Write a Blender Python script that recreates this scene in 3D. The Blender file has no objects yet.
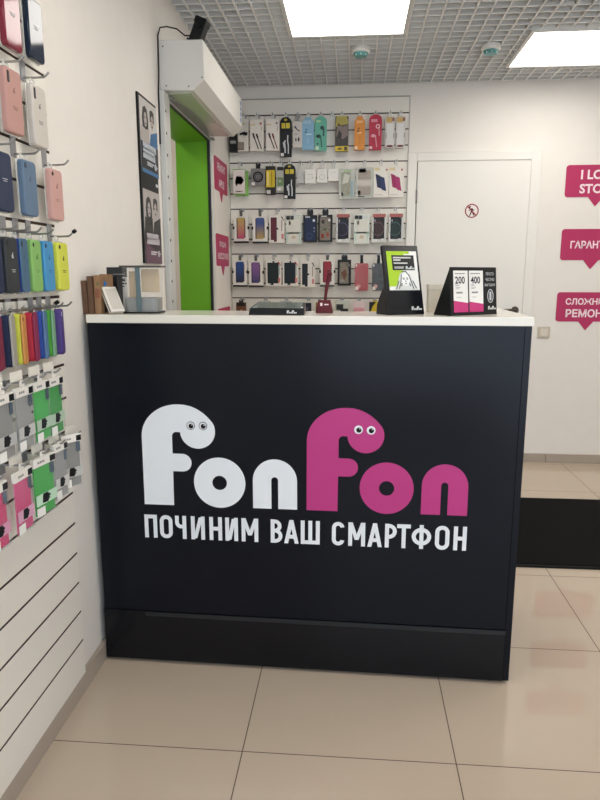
import bpy, bmesh, math, random
from math import sin, cos, pi, radians as R
from mathutils import Matrix, Vector
random.seed(7)
SC = bpy.context.scene
COL = SC.collection

# ------------------------------------------------------------------ materials
def lin(h):
    h = h.lstrip('#')
    v = [int(h[i:i+2], 16)/255 for i in (0, 2, 4)]
    return tuple((c/12.92 if c <= .04045 else ((c+.055)/1.055)**2.4) for c in v) + (1,)
_M = {}
def M(hexc, rough=.5, metal=0., spec=.3, coat=0., name=None):
    k = (hexc, rough, metal, spec, coat)
    if k in _M: return _M[k]
    m = bpy.data.materials.new(name or 'paint_' + hexc.strip('#')); m.use_nodes = True
    b = m.node_tree.nodes['Principled BSDF']
    b.inputs['Base Color'].default_value = lin(hexc); b.inputs['Roughness'].default_value = rough
    b.inputs['Metallic'].default_value = metal; b.inputs['Specular IOR Level'].default_value = spec
    b.inputs['Coat Weight'].default_value = coat
    _M[k] = m
    return m
def emit(hexc, s):
    m = bpy.data.materials.new('lit_diffuser'); m.use_nodes = True
    nt = m.node_tree; nt.nodes.clear()
    e = nt.nodes.new('ShaderNodeEmission'); o = nt.nodes.new('ShaderNodeOutputMaterial')
    e.inputs[0].default_value = lin(hexc); e.inputs[1].default_value = s
    nt.links.new(e.outputs[0], o.inputs[0]); return m
def clear(hexc, alpha, rough=.1):
    """thin clear plastic film: mostly see-through, some body colour, a glossy skin"""
    k = ('clear', hexc, alpha, rough)
    if k in _M: return _M[k]
    m = bpy.data.materials.new('clear_plastic'); m.use_nodes = True
    nt = m.node_tree; b = nt.nodes['Principled BSDF']
    b.inputs['Base Color'].default_value = lin(hexc); b.inputs['Roughness'].default_value = rough
    b.inputs['Alpha'].default_value = alpha
    _M[k] = m; return m
def noisy(hexc, hex2, scale, rough=.5, spec=.5, bump=0., name='mottled'):
    m = bpy.data.materials.new(name); m.use_nodes = True
    nt = m.node_tree; b = nt.nodes['Principled BSDF']
    tc = nt.nodes.new('ShaderNodeTexCoord'); n = nt.nodes.new('ShaderNodeTexNoise')
    n.inputs['Scale'].default_value = scale; n.inputs['Detail'].default_value = 3
    mx = nt.nodes.new('ShaderNodeMix'); mx.data_type = 'RGBA'
    mx.inputs['A'].default_value = lin(hexc); mx.inputs['B'].default_value = lin(hex2)
    nt.links.new(tc.outputs['Object'], n.inputs['Vector']); nt.links.new(n.outputs['Fac'], mx.inputs['Factor'])
    nt.links.new(mx.outputs['Result'], b.inputs['Base Color'])
    b.inputs['Roughness'].default_value = rough; b.inputs['Specular IOR Level'].default_value = spec
    if bump:
        bp = nt.nodes.new('ShaderNodeBump'); bp.inputs['Strength'].default_value = bump
        bp.inputs['Distance'].default_value = .002
        nt.links.new(n.outputs['Fac'], bp.inputs['Height']); nt.links.new(bp.outputs['Normal'], b.inputs['Normal'])
    return m
def gradient(hexa, hexb, z0, z1):
    """two-colour printed fade along local z"""
    m = bpy.data.materials.new('fade_print'); m.use_nodes = True
    nt = m.node_tree; b = nt.nodes['Principled BSDF']
    tc = nt.nodes.new('ShaderNodeTexCoord'); s = nt.nodes.new('ShaderNodeSeparateXYZ')
    mr = nt.nodes.new('ShaderNodeMapRange'); mr.inputs['From Min'].default_value = z0; mr.inputs['From Max'].default_value = z1
    mx = nt.nodes.new('ShaderNodeMix'); mx.data_type = 'RGBA'
    mx.inputs['A'].default_value = lin(hexa); mx.inputs['B'].default_value = lin(hexb)
    nt.links.new(tc.outputs['Object'], s.inputs[0]); nt.links.new(s.outputs['Z'], mr.inputs['Value'])
    nt.links.new(mr.outputs['Result'], mx.inputs['Factor']); nt.links.new(mx.outputs['Result'], b.inputs['Base Color'])
    b.inputs['Roughness'].default_value = .25
    return m
def tile_floor():
    m = bpy.data.materials.new('porcelain_tile'); m.use_nodes = True
    nt = m.node_tree; b = nt.nodes['Principled BSDF']; N = nt.nodes.new; L = nt.links.new
    tc = N('ShaderNodeTexCoord'); sp = N('ShaderNodeSeparateXYZ'); L(tc.outputs['Object'], sp.inputs[0])
    def line(sock, off):
        a = N('ShaderNodeMath'); a.operation = 'ADD'; a.inputs[1].default_value = -off + 60.; L(sock, a.inputs[0])
        d = N('ShaderNodeMath'); d.operation = 'DIVIDE'; d.inputs[1].default_value = .6; L(a.outputs[0], d.inputs[0])
        p = N('ShaderNodeMath'); p.operation = 'PINGPONG'; p.inputs[1].default_value = .5; L(d.outputs[0], p.inputs[0])
        c = N('ShaderNodeMath'); c.operation = 'LESS_THAN'; c.inputs[1].default_value = .0026; L(p.outputs[0], c.inputs[0])
        return c.outputs[0]
    mx = N('ShaderNodeMath'); mx.operation = 'MAXIMUM'
    L(line(sp.outputs['X'], -.297), mx.inputs[0]); L(line(sp.outputs['Y'], 1.612), mx.inputs[1])
    n = N('ShaderNodeTexNoise'); n.inputs['Scale'].default_value = 2.5; n.inputs['Detail'].default_value = 5
    L(tc.outputs['Object'], n.inputs['Vector'])
    c1 = N('ShaderNodeMix'); c1.data_type = 'RGBA'; c1.inputs['A'].default_value = lin('#c0af9c'); c1.inputs['B'].default_value = lin('#c8b8a5')
    L(n.outputs['Fac'], c1.inputs['Factor'])
    c2 = N('ShaderNodeMix'); c2.data_type = 'RGBA'; c2.inputs['B'].default_value = lin('#54453a')
    L(mx.outputs[0], c2.inputs['Factor']); L(c1.outputs['Result'], c2.inputs['A']); L(c2.outputs['Result'], b.inputs['Base Color'])
    r = N('ShaderNodeMapRange'); r.inputs['To Min'].default_value = .025; r.inputs['To Max'].default_value = .7
    L(mx.outputs[0], r.inputs['Value']); L(r.outputs['Result'], b.inputs['Roughness'])
    b.inputs['Specular IOR Level'].default_value = .5
    return m

WALLW = noisy('#e8e3db', '#ede8e1', 14, .65, .35, .03, 'white_wall_paint')
PANELW = M('#ece7dd', .38, name='white_laminate')
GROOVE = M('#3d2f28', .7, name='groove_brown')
STEEL = M('#a5a5a2', .3, .9, name='chromed_wire')
STEELD = M('#9c9c9e', .4, .5, name='grey_steel')
BLACK = M('#0c0d0f', .4, name='black_plastic')
BLACKG = M('#08090b', .18, name='gloss_black')
WHITE = M('#f2f1ec', .4, name='white_print')
WCARD = M('#ece8e0', .5, name='white_card')
PINK = M('#b52f5f', .45, name='magenta_vinyl')
GREY = M('#8c8c8a', .5)
FILM = clear('#d8dcd8', .12, .08)
TRAYF = clear('#efefe9', .5, .1)

# ------------------------------------------------------------------ mesh builder
class MB:
    def __init__(s): s.v = []; s.f = []; s.m = []; s.sm = []
    def add(s, vs, fs, m=0, smooth=False):
        o = len(s.v); s.v += [tuple(v) for v in vs]
        for f in fs: s.f.append([i+o for i in f]); s.m.append(m); s.sm.append(smooth)
        return s
    def box(s, c, d, m=0, T=None):
        x, y, z = [k/2 for k in d]
        vs = [Vector((sx*x, sy*y, sz*z)) for sz in (-1, 1) for sy in (-1, 1) for sx in (-1, 1)]
        if T: vs = [T @ v for v in vs]
        vs = [v + Vector(c) for v in vs]
        return s.add(vs, [(0, 2, 3, 1), (4, 5, 7, 6), (0, 1, 5, 4), (2, 6, 7, 3), (0, 4, 6, 2), (1, 3, 7, 5)], m)
    def bx(s, x0, x1, y0, y1, z0, z1, m=0):
        return s.box(((x0+x1)/2, (y0+y1)/2, (z0+z1)/2), (abs(x1-x0), abs(y1-y0), abs(z1-z0)), m)
    def prism(s, p, y0, y1, m=0, side=None):
        """outline in xz (counter-clockwise seen from -y) pushed from y0 (front) to y1 (back)"""
        n = len(p)
        if sum(p[i][0]*p[(i+1) % n][1]-p[(i+1) % n][0]*p[i][1] for i in range(n)) < 0: p = p[::-1]
        vs = [(x, y0, z) for x, z in p] + [(x, y1, z) for x, z in p]
        s.add(vs, [tuple(range(n)), tuple(range(2*n-1, n-1, -1))], m)
        o = len(s.v)-2*n
        for i in range(n):
            j = (i+1) % n
            s.f.append([o+i, o+n+i, o+n+j, o+j]); s.m.append(m if side is None else side); s.sm.append(n > 14)
        return s
    def ring(s, a, b, y0, y1, m=0):
        """frame between outer outline a and inner outline b (same point count)"""
        n = len(a)
        vs = [(x, y0, z) for x, z in a]+[(x, y0, z) for x, z in b]+[(x, y1, z) for x, z in a]+[(x, y1, z) for x, z in b]
        fs = []
        for i in range(n):
            j = (i+1) % n
            fs += [(i, j, n+j, n+i), (2*n+j, 2*n+i, 3*n+i, 3*n+j), (i, 2*n+i, 2*n+j, j), (n+j, 3*n+j, 3*n+i, n+i)]
        return s.add(vs, fs, m)
    def tube(s, pts, r, n=8, m=0):
        pts = [Vector(p) for p in pts]; vs = []; fs = []
        up = None
        for i, p in enumerate(pts):
            t = (pts[min(i+1, len(pts)-1)]-pts[max(i-1, 0)]).normalized()
            if up is None: up = Vector((0, 0, 1)) if abs(t.z) < .9 else Vector((1, 0, 0))
            a = t.cross(up).normalized(); b = a.cross(t).normalized(); up = b
            rr = r[i] if isinstance(r, (list, tuple)) else r
            vs += [p+a*rr*cos(2*pi*k/n)+b*rr*sin(2*pi*k/n) for k in range(n)]
        for i in range(len(pts)-1):
            for k in range(n):
                l = (k+1) % n; fs.append((i*n+k, i*n+l, (i+1)*n+l, (i+1)*n+k))
        fs += [tuple(range(n-1, -1, -1)), tuple(range((len(pts)-1)*n, len(pts)*n))]
        return s.add(vs, fs, m, True)
    def lathe(s, prof, c=(0, 0, 0), n=32, m=0):
        """profile [(radius, z)...] turned round the z axis"""
        vs = []; fs = []
        for r, z in prof: vs += [(c[0]+r*cos(2*pi*k/n), c[1]+r*sin(2*pi*k/n), c[2]+z) for k in range(n)]
        for i in range(len(prof)-1):
            for k in range(n):
                l = (k+1) % n; fs.append((i*n+k, i*n+l, (i+1)*n+l, (i+1)*n+k))
        fs += [tuple(range(n-1, -1, -1)), tuple(range((len(prof)-1)*n, len(prof)*n))]
        return s.add(vs, fs, m, True)
    def build(s, name, mats, parent=None, bevel=0., seg=2, loc=None, rot=None):
        me = bpy.data.meshes.new(name); me.from_pydata(s.v, [], s.f)
        if not isinstance(mats, (list, tuple)): mats = [mats]
        for m in mats: me.materials.append(m)
        for p, mi, sm in zip(me.polygons, s.m, s.sm): p.material_index = mi; p.use_smooth = sm or bevel > 0
        me.update()
        try: me.set_sharp_from_angle(angle=R(38))
        except Exception: pass
        o = bpy.data.objects.new(name, me); COL.objects.link(o)
        if parent: o.parent = parent
        if bevel:
            b = o.modifiers.new('Bevel', 'BEVEL'); b.width = bevel; b.segments = seg; b.limit_method = 'ANGLE'; b.angle_limit = R(50)
            b.harden_normals = False
        if loc: o.location = loc
        if rot: o.rotation_euler = rot
        return o

def rrect(w, h, r, cx=0., cz=0., n=5):
    p = []
    for (sx, sz, a0) in ((1, -1, -90), (1, 1, 0), (-1, 1, 90), (-1, -1, 180)):
        for k in range(n+1):
            a = R(a0+90*k/n); p.append((cx+sx*(w/2-r)+r*cos(a), cz+sz*(h/2-r)+r*sin(a)))
    return p
def circ(cx, cz, r, n=24, rz=None):
    return [(cx+r*cos(2*pi*k/n), cz+(rz or r)*sin(2*pi*k/n)) for k in range(n)]
def rect(x0, z0, x1, z1): return [(x0, z0), (x1, z0), (x1, z1), (x0, z1)]
def tag(o, label=None, cat=None, group=None, kind=None):
    if label: o['label'] = label
    if cat: o['category'] = cat
    if group: o['group'] = group
    if kind: o['kind'] = kind
    return o
def thing(name, label, cat, loc=(0, 0, 0), rz=0, group=None, rot=None):
    o = bpy.data.objects.new(name, None); COL.objects.link(o); o.empty_display_size = .03
    o.location = loc; o.rotation_euler = rot or (0, 0, rz)
    return tag(o, label, cat, group)
def struct(o): return tag(o, kind='structure')

def textpolys(mb, s, cx, cz, h, y, m=0, bold=0., maxw=None, align='CENTER', shear=0., thick=.0006):
    """built-in font, laid in the xz plane facing -y, cap height h"""
    cu = bpy.data.curves.new('lettering', 'FONT'); cu.body = s; cu.size = 1; cu.align_x = align
    cu.offset = bold; cu.shear = shear; cu.resolution_u = 3
    o = bpy.data.objects.new('lettering_tmp', cu); COL.objects.link(o)
    dg = bpy.context.evaluated_depsgraph_get(); dg.update()
    me = bpy.data.meshes.new_from_object(o.evaluated_get(dg))
    xs = [v.co.x for v in me.vertices]; ys = [v.co.y for v in me.vertices]
    if xs:
        k = h/(max(ys)-min(ys)); kx = k; w = (max(xs)-min(xs))*k
        if maxw and w > maxw: kx = k*maxw/w
        x0 = (max(xs)+min(xs))/2 if align == 'CENTER' else min(xs)
        y0 = (max(ys)+min(ys))/2
        mb.add([(cx+(v.co.x-x0)*kx, y, cz+(v.co.y-y0)*k) for v in me.vertices], [tuple(p.vertices) for p in me.polygons], m)
    bpy.data.objects.remove(o); bpy.data.curves.remove(cu); bpy.data.meshes.remove(me)

# ------------------------------------------------------------------ the setting
XL, YB, ZC = -.868, 4.67, 2.567            # left wall, back wall, grid ceiling
XR, YF = 2.75, -2.0
TOP = 2.86
def wall(name, *boxes, mat=WALLW):
    mb = MB()
    for b in boxes: mb.bx(*b)
    return struct(mb.build(name, mat))
f = MB(); f.bx(-2.8, XR+.2, YF-.2, YB+.2, -.1, 0); struct(f.build('floor', tile_floor()))
D0, D1, DZ, WT = 3.10, 3.965, 2.10, .188     # doorway in the left wall
wall('wall_left', (XL-WT, XL, YF, D0, 0, TOP), (XL-WT, XL, D1, YB, 0, TOP), (XL-WT, XL, D0, D1, DZ+.002, TOP))
wall('wall_back', (-2.8, XR, YB, YB+.15, 0, TOP))
wall('wall_right', (XR, XR+.15, YF, YB, 0, TOP))
wall('wall_front', (XL-WT, -.5, YF-.15, YF, 0, TOP), (2.4, XR, YF-.15, YF, 0, TOP), (-.5, 2.4, YF-.15, YF, 2.35, TOP), (-.5, 1.2, YF-.15, YF, 0, .35))
wall('wall_side_room', (-2.8, -2.65, 2.2, YB, 0, TOP), (-2.8, XL-WT, 2.05, 2.2, 0, TOP))
GREEN = M('#68a826', .5, name='green_paint')
g = MB(); g.bx(XL-WT-.002, XL-.002, D1-.004, D1, 0, DZ); g.bx(XL-WT-.002, XL-.002, D0, D1, DZ-.002, DZ+.004)
struct(g.build('trim_1', GREEN))
g = MB(); g.bx(XL-WT-.002, XL-.002, D0, D0+.004, 0, DZ); struct(g.build('trim_2', M('#efece4', .5)))
# ceiling: open square grid under a dark slab
c = MB(); c.bx(-2.8, XR+.15, YF-.15, YB+.15, TOP, TOP+.1)
struct(c.build('ceiling', M('#787876', .8)))
P = .0755
LIGHTS = [(-.055, 3.41), (1.193, 4.02), (-.055, 1.6), (1.193, 2.2), (-.055, -.2), (1.193, .4), (2.2, 1.2), (2.2, 3.1)]  # first two hang in view; the rest are unseen, added to light the room
bars = MB(); gm = [M('#e4e3e0', .6, name='grid_flange_white'), M('#cfcfcc', .6, name='grid_web_shaded')]  # webs coloured darker than flanges to imitate shade inside the cells
xs = [.028+P*k for k in range(-12, 37)]; xs = [x for x in xs if XL+.01 < x < XR-.01]
ys = [4.632-P*k for k in range(0, 90) if 4.632-P*k > YF]
def inlight(x, y): return any(abs(x-a) < .3 and abs(y-b) < .3 for a, b in LIGHTS)
def spans(vals, lo, hi, blocked):
    cuts = sorted(blocked); out = []; p = lo
    for a, b in cuts:
        if a > p: out.append((p, a))
        p = max(p, b)
    if hi > p: out.append((p, hi))
    return out
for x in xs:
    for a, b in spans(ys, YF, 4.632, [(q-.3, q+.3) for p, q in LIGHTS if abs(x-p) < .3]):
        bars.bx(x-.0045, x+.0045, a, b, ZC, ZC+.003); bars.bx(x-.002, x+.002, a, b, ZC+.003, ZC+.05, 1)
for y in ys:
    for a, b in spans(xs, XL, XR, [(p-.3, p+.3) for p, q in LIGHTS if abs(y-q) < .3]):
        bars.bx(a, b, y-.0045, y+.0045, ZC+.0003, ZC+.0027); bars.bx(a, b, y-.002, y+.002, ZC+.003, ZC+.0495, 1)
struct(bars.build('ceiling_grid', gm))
wall('ceiling_side_room', (-2.65, XL-WT, 2.2, YB, 2.6, 2.65))
# baseboards
bbm = noisy('#a5988a', '#b3a698', 6, .35, .5, 0, 'tile_skirting')
b = MB(); b.bx(XL, XL+.016, YF, 2.985, 0, .064); struct(b.build('baseboard_left', [bbm], bevel=.002))
b = MB(); b.bx(-.2, .345, YB-.012, YB, 0, .064); b.bx(1.23, 1.394, YB-.012, YB, 0, .064)
for k in range(3): b.bx(1.397+.6*k, 1.994+.6*k, YB-.012, YB, 0, .064)
struct(b.build('baseboard_back', [bbm], bevel=.0015))
# front shop window behind the photographer: daylight source
w = MB()
for x in (-.5, .45, 1.2, 2.36): w.bx(x, x+.04, YF-.1, YF-.04, .35 if x < 1.1 else 0, 2.35)
w.bx(-.5, 2.4, YF-.1, YF-.04, 2.31, 2.35); w.bx(-.5, 1.2, YF-.1, YF-.04, .35, .39)
struct(w.build('window_1', M('#d9d9d6', .4)))

# ------------------------------------------------------------------ ceiling lights
LM = emit('#fffaf2', 8.2)
POS = {0: 'bright square ceiling panel light above the counter, cut off by the top of the photo',
       1: 'bright square ceiling panel light nearest the back wall, above the pink bubble stickers'}
for i, (x, y) in enumerate(LIGHTS):
    o = thing('ceiling_light', POS.get(i, 'added square ceiling panel light out of view, row %s' % ['', '', 'one', 'two', 'three', 'four', 'five', 'six'][i]), 'ceiling light', (x, y, ZC), group='square ceiling panel lights')
    fr = MB(); q = .306
    fr.ring([(-q, -q), (q, -q), (q, q), (-q, q)], [(-.286, -.286), (.286, -.286), (.286, .286), (-.286, .286)], -.012, .03)
    a = fr.build('frame', M('#d6d6d2', .4), o); a.rotation_euler = (R(90), 0, 0)
    dm = MB(); dm.bx(-.286, .286, -.286, .286, -.004, .006); dm.build('diffuser', LM, o)
o = thing('ceiling_light', 'added unseen panel light brightening the side room beyond the green doorway', 'ceiling light', (-1.8, 3.5, 2.6))  # no lamp known here; added out of view to brighten the side room
MB().bx(-.3, .3, -.3, .3, -.02, 0).build('diffuser', LM, o)
# smoke detectors
for (x, y, lb) in ((.017, 3.93, 'round white smoke detector with greenish underside just beyond the middle ceiling light'),
                   (.728, 3.945, 'round white smoke detector with greenish underside to the left of the far right ceiling light')):
    o = thing('smoke_detector', lb, 'smoke detector', (x, y, ZC), group='smoke detectors')
    MB().lathe([(.03, .001), (.05, 0), (.052, -.006), (.052, -.022), (.045, -.028)], n=40).build('base', M('#e8e6e0', .4), o)
    sm = MB(); sm.lathe([(.04, -.0265), (.041, -.034), (.034, -.046), (.02, -.05)], n=40)
    sm.build('sensor_dome', M('#5f9a98', .15), o)
    rb = MB()
    for k in range(8):
        a = 2*pi*k/8; rb.box((.037*cos(a), .037*sin(a), -.036), (.006, .003, .018), 0, Matrix.Rotation(a, 3, 'Z'))
    rb.build('guard_rib', M('#dfe9e6', .3), o)

# ------------------------------------------------------------------ back wall: door, stickers, switch
o = tag(thing('door_1', None, None, (.375, YB, 0)), kind='structure')
DW = M('#ebe8e1', .35, name='white_door_lacquer')
fr = MB(); fr.bx(-.027, .033, -.03, 0, 0, 2.135); fr.bx(.783, .85, -.03, 0, 0, 2.135); fr.bx(.033, .783, -.03, 0, 2.079, 2.135)
fr.build('door_frame', DW, o, .004)
lf = MB(); lf.bx(.040, .7835, -.024, -.004, .008, 2.0795); lf.build('door_leaf', DW, o, .002)
MB().bx(.034, .040, -.006, -.002, .01, 2.075).build('gap_seal', M('#8a867e', .8), o)
for z in (1.85, .25):
    MB().bx(.031, .041, -.036, -.018, z-.045, z+.045).build('hinge', M('#77746f', .35, .8), o, .002)
h = MB(); h.tube([(.735, -.02, 1.09), (.735, -.028, 1.09)], .026, 20); h.tube([(.735, -.028, 1.09), (.735, -.06, 1.09)], .009, 12)
h.tube([(.735, -.055, 1.09), (.70, -.06, 1.092), (.63, -.058, 1.09)], [.011, .010, .008], 12)
h.build('door_handle', M('#4d463e', .25, .9), o)
# no-entry pictogram on the leaf
o = thing('no_entry_sign', 'small round red-ringed no-entry sticker with a walking figure on white door', 'sign', (.785, YB-.0240, 1.755))
RED = M('#8c1d24', .4); INK = M('#2a1f20', .5)
d = MB(); d.prism(circ(0, 0, .046, 40), -.0008, 0); d.build('disc', M('#efe6e0', .4), o)
fg = MB(); y = -.0012
fg.prism(circ(-.014, .026, .0065, 14), y, -.0008)
fg.prism([(-.010, .016), (.004, .018), (.008, .002), (.000, -.006), (-.009, .002)], y, -.0008)
fg.prism([(-.009, .014), (-.022, .002), (-.019, -.001), (-.006, .008)], y, -.0008)
fg.prism([(.002, .016), (.018, .004), (.014, .000), (.002, .010)], y, -.0008)
fg.prism([(-.002, -.003), (.006, -.002), (.020, -.030), (.013, -.033)], y, -.0008)
fg.prism([(-.006, .000), (.002, -.004), (-.010, -.034), (-.017, -.034)], y, -.0008)
fg.build('walking_figure', INK, o)
rg = MB(); rg.ring(circ(0, 0, .046, 40), circ(0, 0, .0385, 40), -.0016, -.0008)
T = Matrix.Rotation(R(45), 3, 'Y'); rg.box((0, -.0014, 0), (.082, .0006, .0075), 0, T)
rg.build('ban_ring', RED, o)

def bubble(label, loc, rz, lines, hs, w=.405, h=.2, gap=.045, tail=0., up=0., mw=None):
    o = thing('speech_bubble_sticker', label, 'sticker', loc, rz, 'pink speech bubble stickers')
    r = .02; p = []
    for (sx, sz, a0) in ((1, -1, -90), (1, 1, 0), (-1, 1, 90), (-1, -1, 180)):
        for k in range(6):
            a = R(a0+18*k); p.append((sx*(w/2-r)+r*cos(a), sz*(h/2-r)+r*sin(a)))
        if (sx, sz) == (-1, -1): p += [(tail-.05, -h/2), (tail, -h/2-.06), (tail+.05, -h/2)]
    MB().prism(p, -.004, 0).build('bubble', PINK, o)
    t = MB()
    n = len(lines)
    for i, s in enumerate(lines):
        textpolys(t, s, 0, up+((n-1)*gap-i*2*gap if n > 1 else 0), hs, -.0046, bold=.03, maxw=mw or w*.86)
    t.build('lettering', M('#f3dfe4', .5), o)
    return o
bubble('pink bubble sticker reading I LOVE STORE, topmost on the wall beside the door', (1.607, YB, 1.943), 0, ['I LOVE', 'STORE'], .061, w=.425, h=.205, gap=.045, tail=-.01, up=-.004)
bubble('pink bubble sticker with one word ГАРАНТИЯ, middle one right of the door', (1.605, YB, 1.531), 0, ['ГАРАНТИЯ'], .05, w=.42, h=.206, tail=-.006, mw=.298)
bubble('pink bubble sticker reading СЛОЖНЫЙ РЕМОНТ, lowest one right of the door', (1.605, YB, 1.113), 0, ['СЛОЖНЫЙ', 'РЕМОНТ'], .056, w=.42, h=.2, gap=.043, tail=-.006, mw=.37)
bubble('pink bubble sticker reading РЕМОНТ APPLE on the narrow wall beside the green doorway', (XL, 4.334, 1.952), pi/2, ['РЕМОНТ', 'APPLE'], .048, gap=.048)
bubble('pink bubble sticker reading ПРОДАЖА АКСЕССУАРОВ beside the green doorway, below the top one', (XL, 4.338, 1.487), pi/2, ['ПРОДАЖА', 'АКСЕССУАРОВ'], .04, gap=.036)
bubble('lowest pink bubble sticker beside the green doorway, only its top edge above the counter', (XL, 4.345, 1.015), pi/2, ['РЕМОНТ'], .035)
o = thing('light_switch', 'square beige light switch on the wall right of the door', 'light switch', (1.322, YB, .936))
MB().prism(rrect(.082, .082, .006), -.009, 0).build('frame', M('#cbbfae', .4), o, .002)
MB().prism(rrect(.054, .054, .004), -.014, -.008).build('rocker_key', M('#d9cfc0', .35), o, .002)

# ------------------------------------------------------------------ slat wall panels
def slatpanel(name, label, loc, rz, w, z0, z1, first, pitch, cat='slat wall'):
    o = thing(name, label, cat, loc, rz)
    gs = []; z = first
    while z-pitch > z0: z -= pitch
    while z < z1-.01:
        if z > z0+.03: gs.append(z)
        z += pitch
    s = MB(); e = [z0]+[v for gz in gs for v in (gz-.004, gz+.004)]+[z1]
    for i in range(0, len(e), 2): s.bx(-w/2, w/2, -.018, 0, e[i], e[i+1])
    s.build('slat_boards', PANELW, o)
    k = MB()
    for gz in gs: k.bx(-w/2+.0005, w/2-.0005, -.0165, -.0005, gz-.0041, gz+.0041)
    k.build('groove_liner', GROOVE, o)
    return o
slatpanel('slat_wall_panel', 'white grooved slat wall panel along the left wall', (XL, 1.847-.6, 0), pi/2, 1.2, .066, 2.44, .183, .0989)
bp = slatpanel('slat_wall_panel', 'white grooved slat wall panel on the back wall behind the counter', (-.26, YB, 0), 0, 1.212, .1, 2.495, 1.169, .1016)
MB().bx(.606, .612, -.022, 0, .1, 2.495).build('edge_strip', M('#b9b6b0', .4), bp)
MB().bx(-.606, .606, -.0185, -.0178, 2.487, 2.4955).build('top_edge', M('#aaa69f', .5), bp)

# ------------------------------------------------------------------ hooks
def hook(label, loc, rz, L=.07, kind='plate', group=None, mat=STEEL, tagpl=None, dark_tip=False, zo=None):
    o = thing('display_hook', label, 'hook', loc, rz, group)
    if kind == 'plate':
        MB().bx(-.0125, .0125, -.0035, 0, -.046, .004).build('back_plate', STEELD, o, .001)
        z = -.038
    else:
        MB().bx(-.012, .012, -.003, 0, -.02, .006).build('back_plate', mat, o, .0008)
        z = -.014
    if zo is not None: z = zo
    pr = MB(); pr.tube([(0, -.002, z), (0, -L*.45, z-.001), (0, -L*.8, z), (0, -L*.88, z+.003), (0, -L, z+.011)], .0027, 8)
    pr.build('prong', mat, o)
    if dark_tip:
        MB().tube([(0, -L+.001, z+.0105), (0, -L-.008, z+.0155)], .0052, 10).build('tip_cap', BLACK, o)
    if tagpl:
        w, h, zc, col = tagpl[:4]; yo = tagpl[4] if len(tagpl) > 4 else -.0045
        MB().bx(-w/2, w/2, yo-.0015, yo, zc-h/2, zc+h/2).build('price_plate', M(col, .5), o)
    return o

# ------------------------------------------------------------------ retail goods (local frame: hang point at top centre, front faces -y)
def marks(o, w, h, y, shapes, depth=.0008):
    """printed patches on the front: grouped by part name; u,v run 0..1 from lower left"""
    parts = {}
    for s in shapes:
        part, typ = s[0], s[1]; parts.setdefault(part, []).append(s)
    for part, ss in parts.items():
        mb = MB(); mats = []
        lev = 0
        for s in ss:
            col = s[-1]; m = col if not isinstance(col, str) else M(col, .4)
            if m not in mats: mats.append(m)
            mi = mats.index(m); typ = s[1]; X = lambda u: (u-.5)*w; Z = lambda v: (v-1)*h
            y0 = y-depth-lev*.0003; lev += 1
            if typ == 'r': mb.prism(rect(X(s[2]), Z(s[3]), X(s[4]), Z(s[5])), y0, y+.0005, mi)
            elif typ == 'rr': mb.prism(rrect(X(s[4])-X(s[2]), Z(s[5])-Z(s[3]), s[6], (X(s[2])+X(s[4]))/2, (Z(s[3])+Z(s[5]))/2, 4), y0, y+.0005, mi)
            elif typ == 'e': mb.prism([(X(s[2])+s[4]*w*cos(2*pi*k/20), Z(s[3])+s[5]*h*sin(2*pi*k/20)) for k in range(20)], y0, y+.0005, mi)
            elif typ == 'o': mb.ring(circ(X(s[2]), Z(s[3]), s[4], 24), circ(X(s[2]), Z(s[3]), s[5], 24), y0, y+.0005, mi)
            elif typ == 'p': mb.prism([(X(a), Z(b)) for a, b in s[2]], y0, y+.0005, mi)
            elif typ == 't': textpolys(mb, s[2], X(s[3]), Z(s[4]), s[5], y0, mi, bold=.02, maxw=w*.8)
            elif typ == 'l':
                pts = [(X(a), Z(b)) for a, b in s[2]]; hw = s[3]/2
                for (a, b), (c2, d2) in zip(pts, pts[1:]):
                    L = math.hypot(c2-a, d2-b) or 1; nx, nz = -(d2-b)/L*hw, (c2-a)/L*hw
                    mb.prism([(a+nx, b+nz), (a-nx, b-nz), (c2-nx, d2-nz), (c2+nx, d2+nz)], y0, y+.0005, mi)
        mb.build(part, mats, o)
def outline(style, w, h):
    if style == 'arch':
        p = [(-w/2, -h), (w/2, -h)]; r = w/2; zc = -r*.85
        p += [(r*cos(R(a)), zc+r*.85*sin(R(a))) for a in range(0, 181, 15)]
        return p
    if style == 'neck':
        n = w*.28
        return [(-w/2, -h), (w/2, -h), (w/2, -.035), (w*.42, -.022), (n, -.016), (n, -.004), (n*.7, 0), (-n*.7, 0), (-n, -.004), (-n, -.016), (-w*.42, -.022), (-w/2, -.035)]
    return [(x, z) for x, z in rrect(w, h, .003 if style == 'rect' else .012, 0, -h/2, 4)]
def pack(name, label, cat, loc, rz, w, h, d, body, shapes=(), style='rect', group=None, tab=None, part='box', extra=None):
    """a carded or boxed accessory; y = 0 is its front face"""
    o = thing(name, label, cat, loc, rz, group)
    bm_ = body if not isinstance(body, str) else M(body, .42)
    MB().prism(outline(style, w, h), 0, d).build(part, bm_, o, .0012 if style == 'rect' else 0)
    if tab:
        tw, th, tc = tab
        t = MB(); n = 12
        outer = rrect(tw, th+.006, min(tw, th)*.35, 0, (th-.006)/2, 3); inner = rrect(tw*.4, .008, .0025, 0, th-.0055, 3)
        t.ring(outer, inner, d*.4, d*.4+.0012); t.build('hang_tab', M(tc, .4), o)
    marks(o, w, h, 0, list(shapes))
    if extra: extra(o)
    return o

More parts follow.
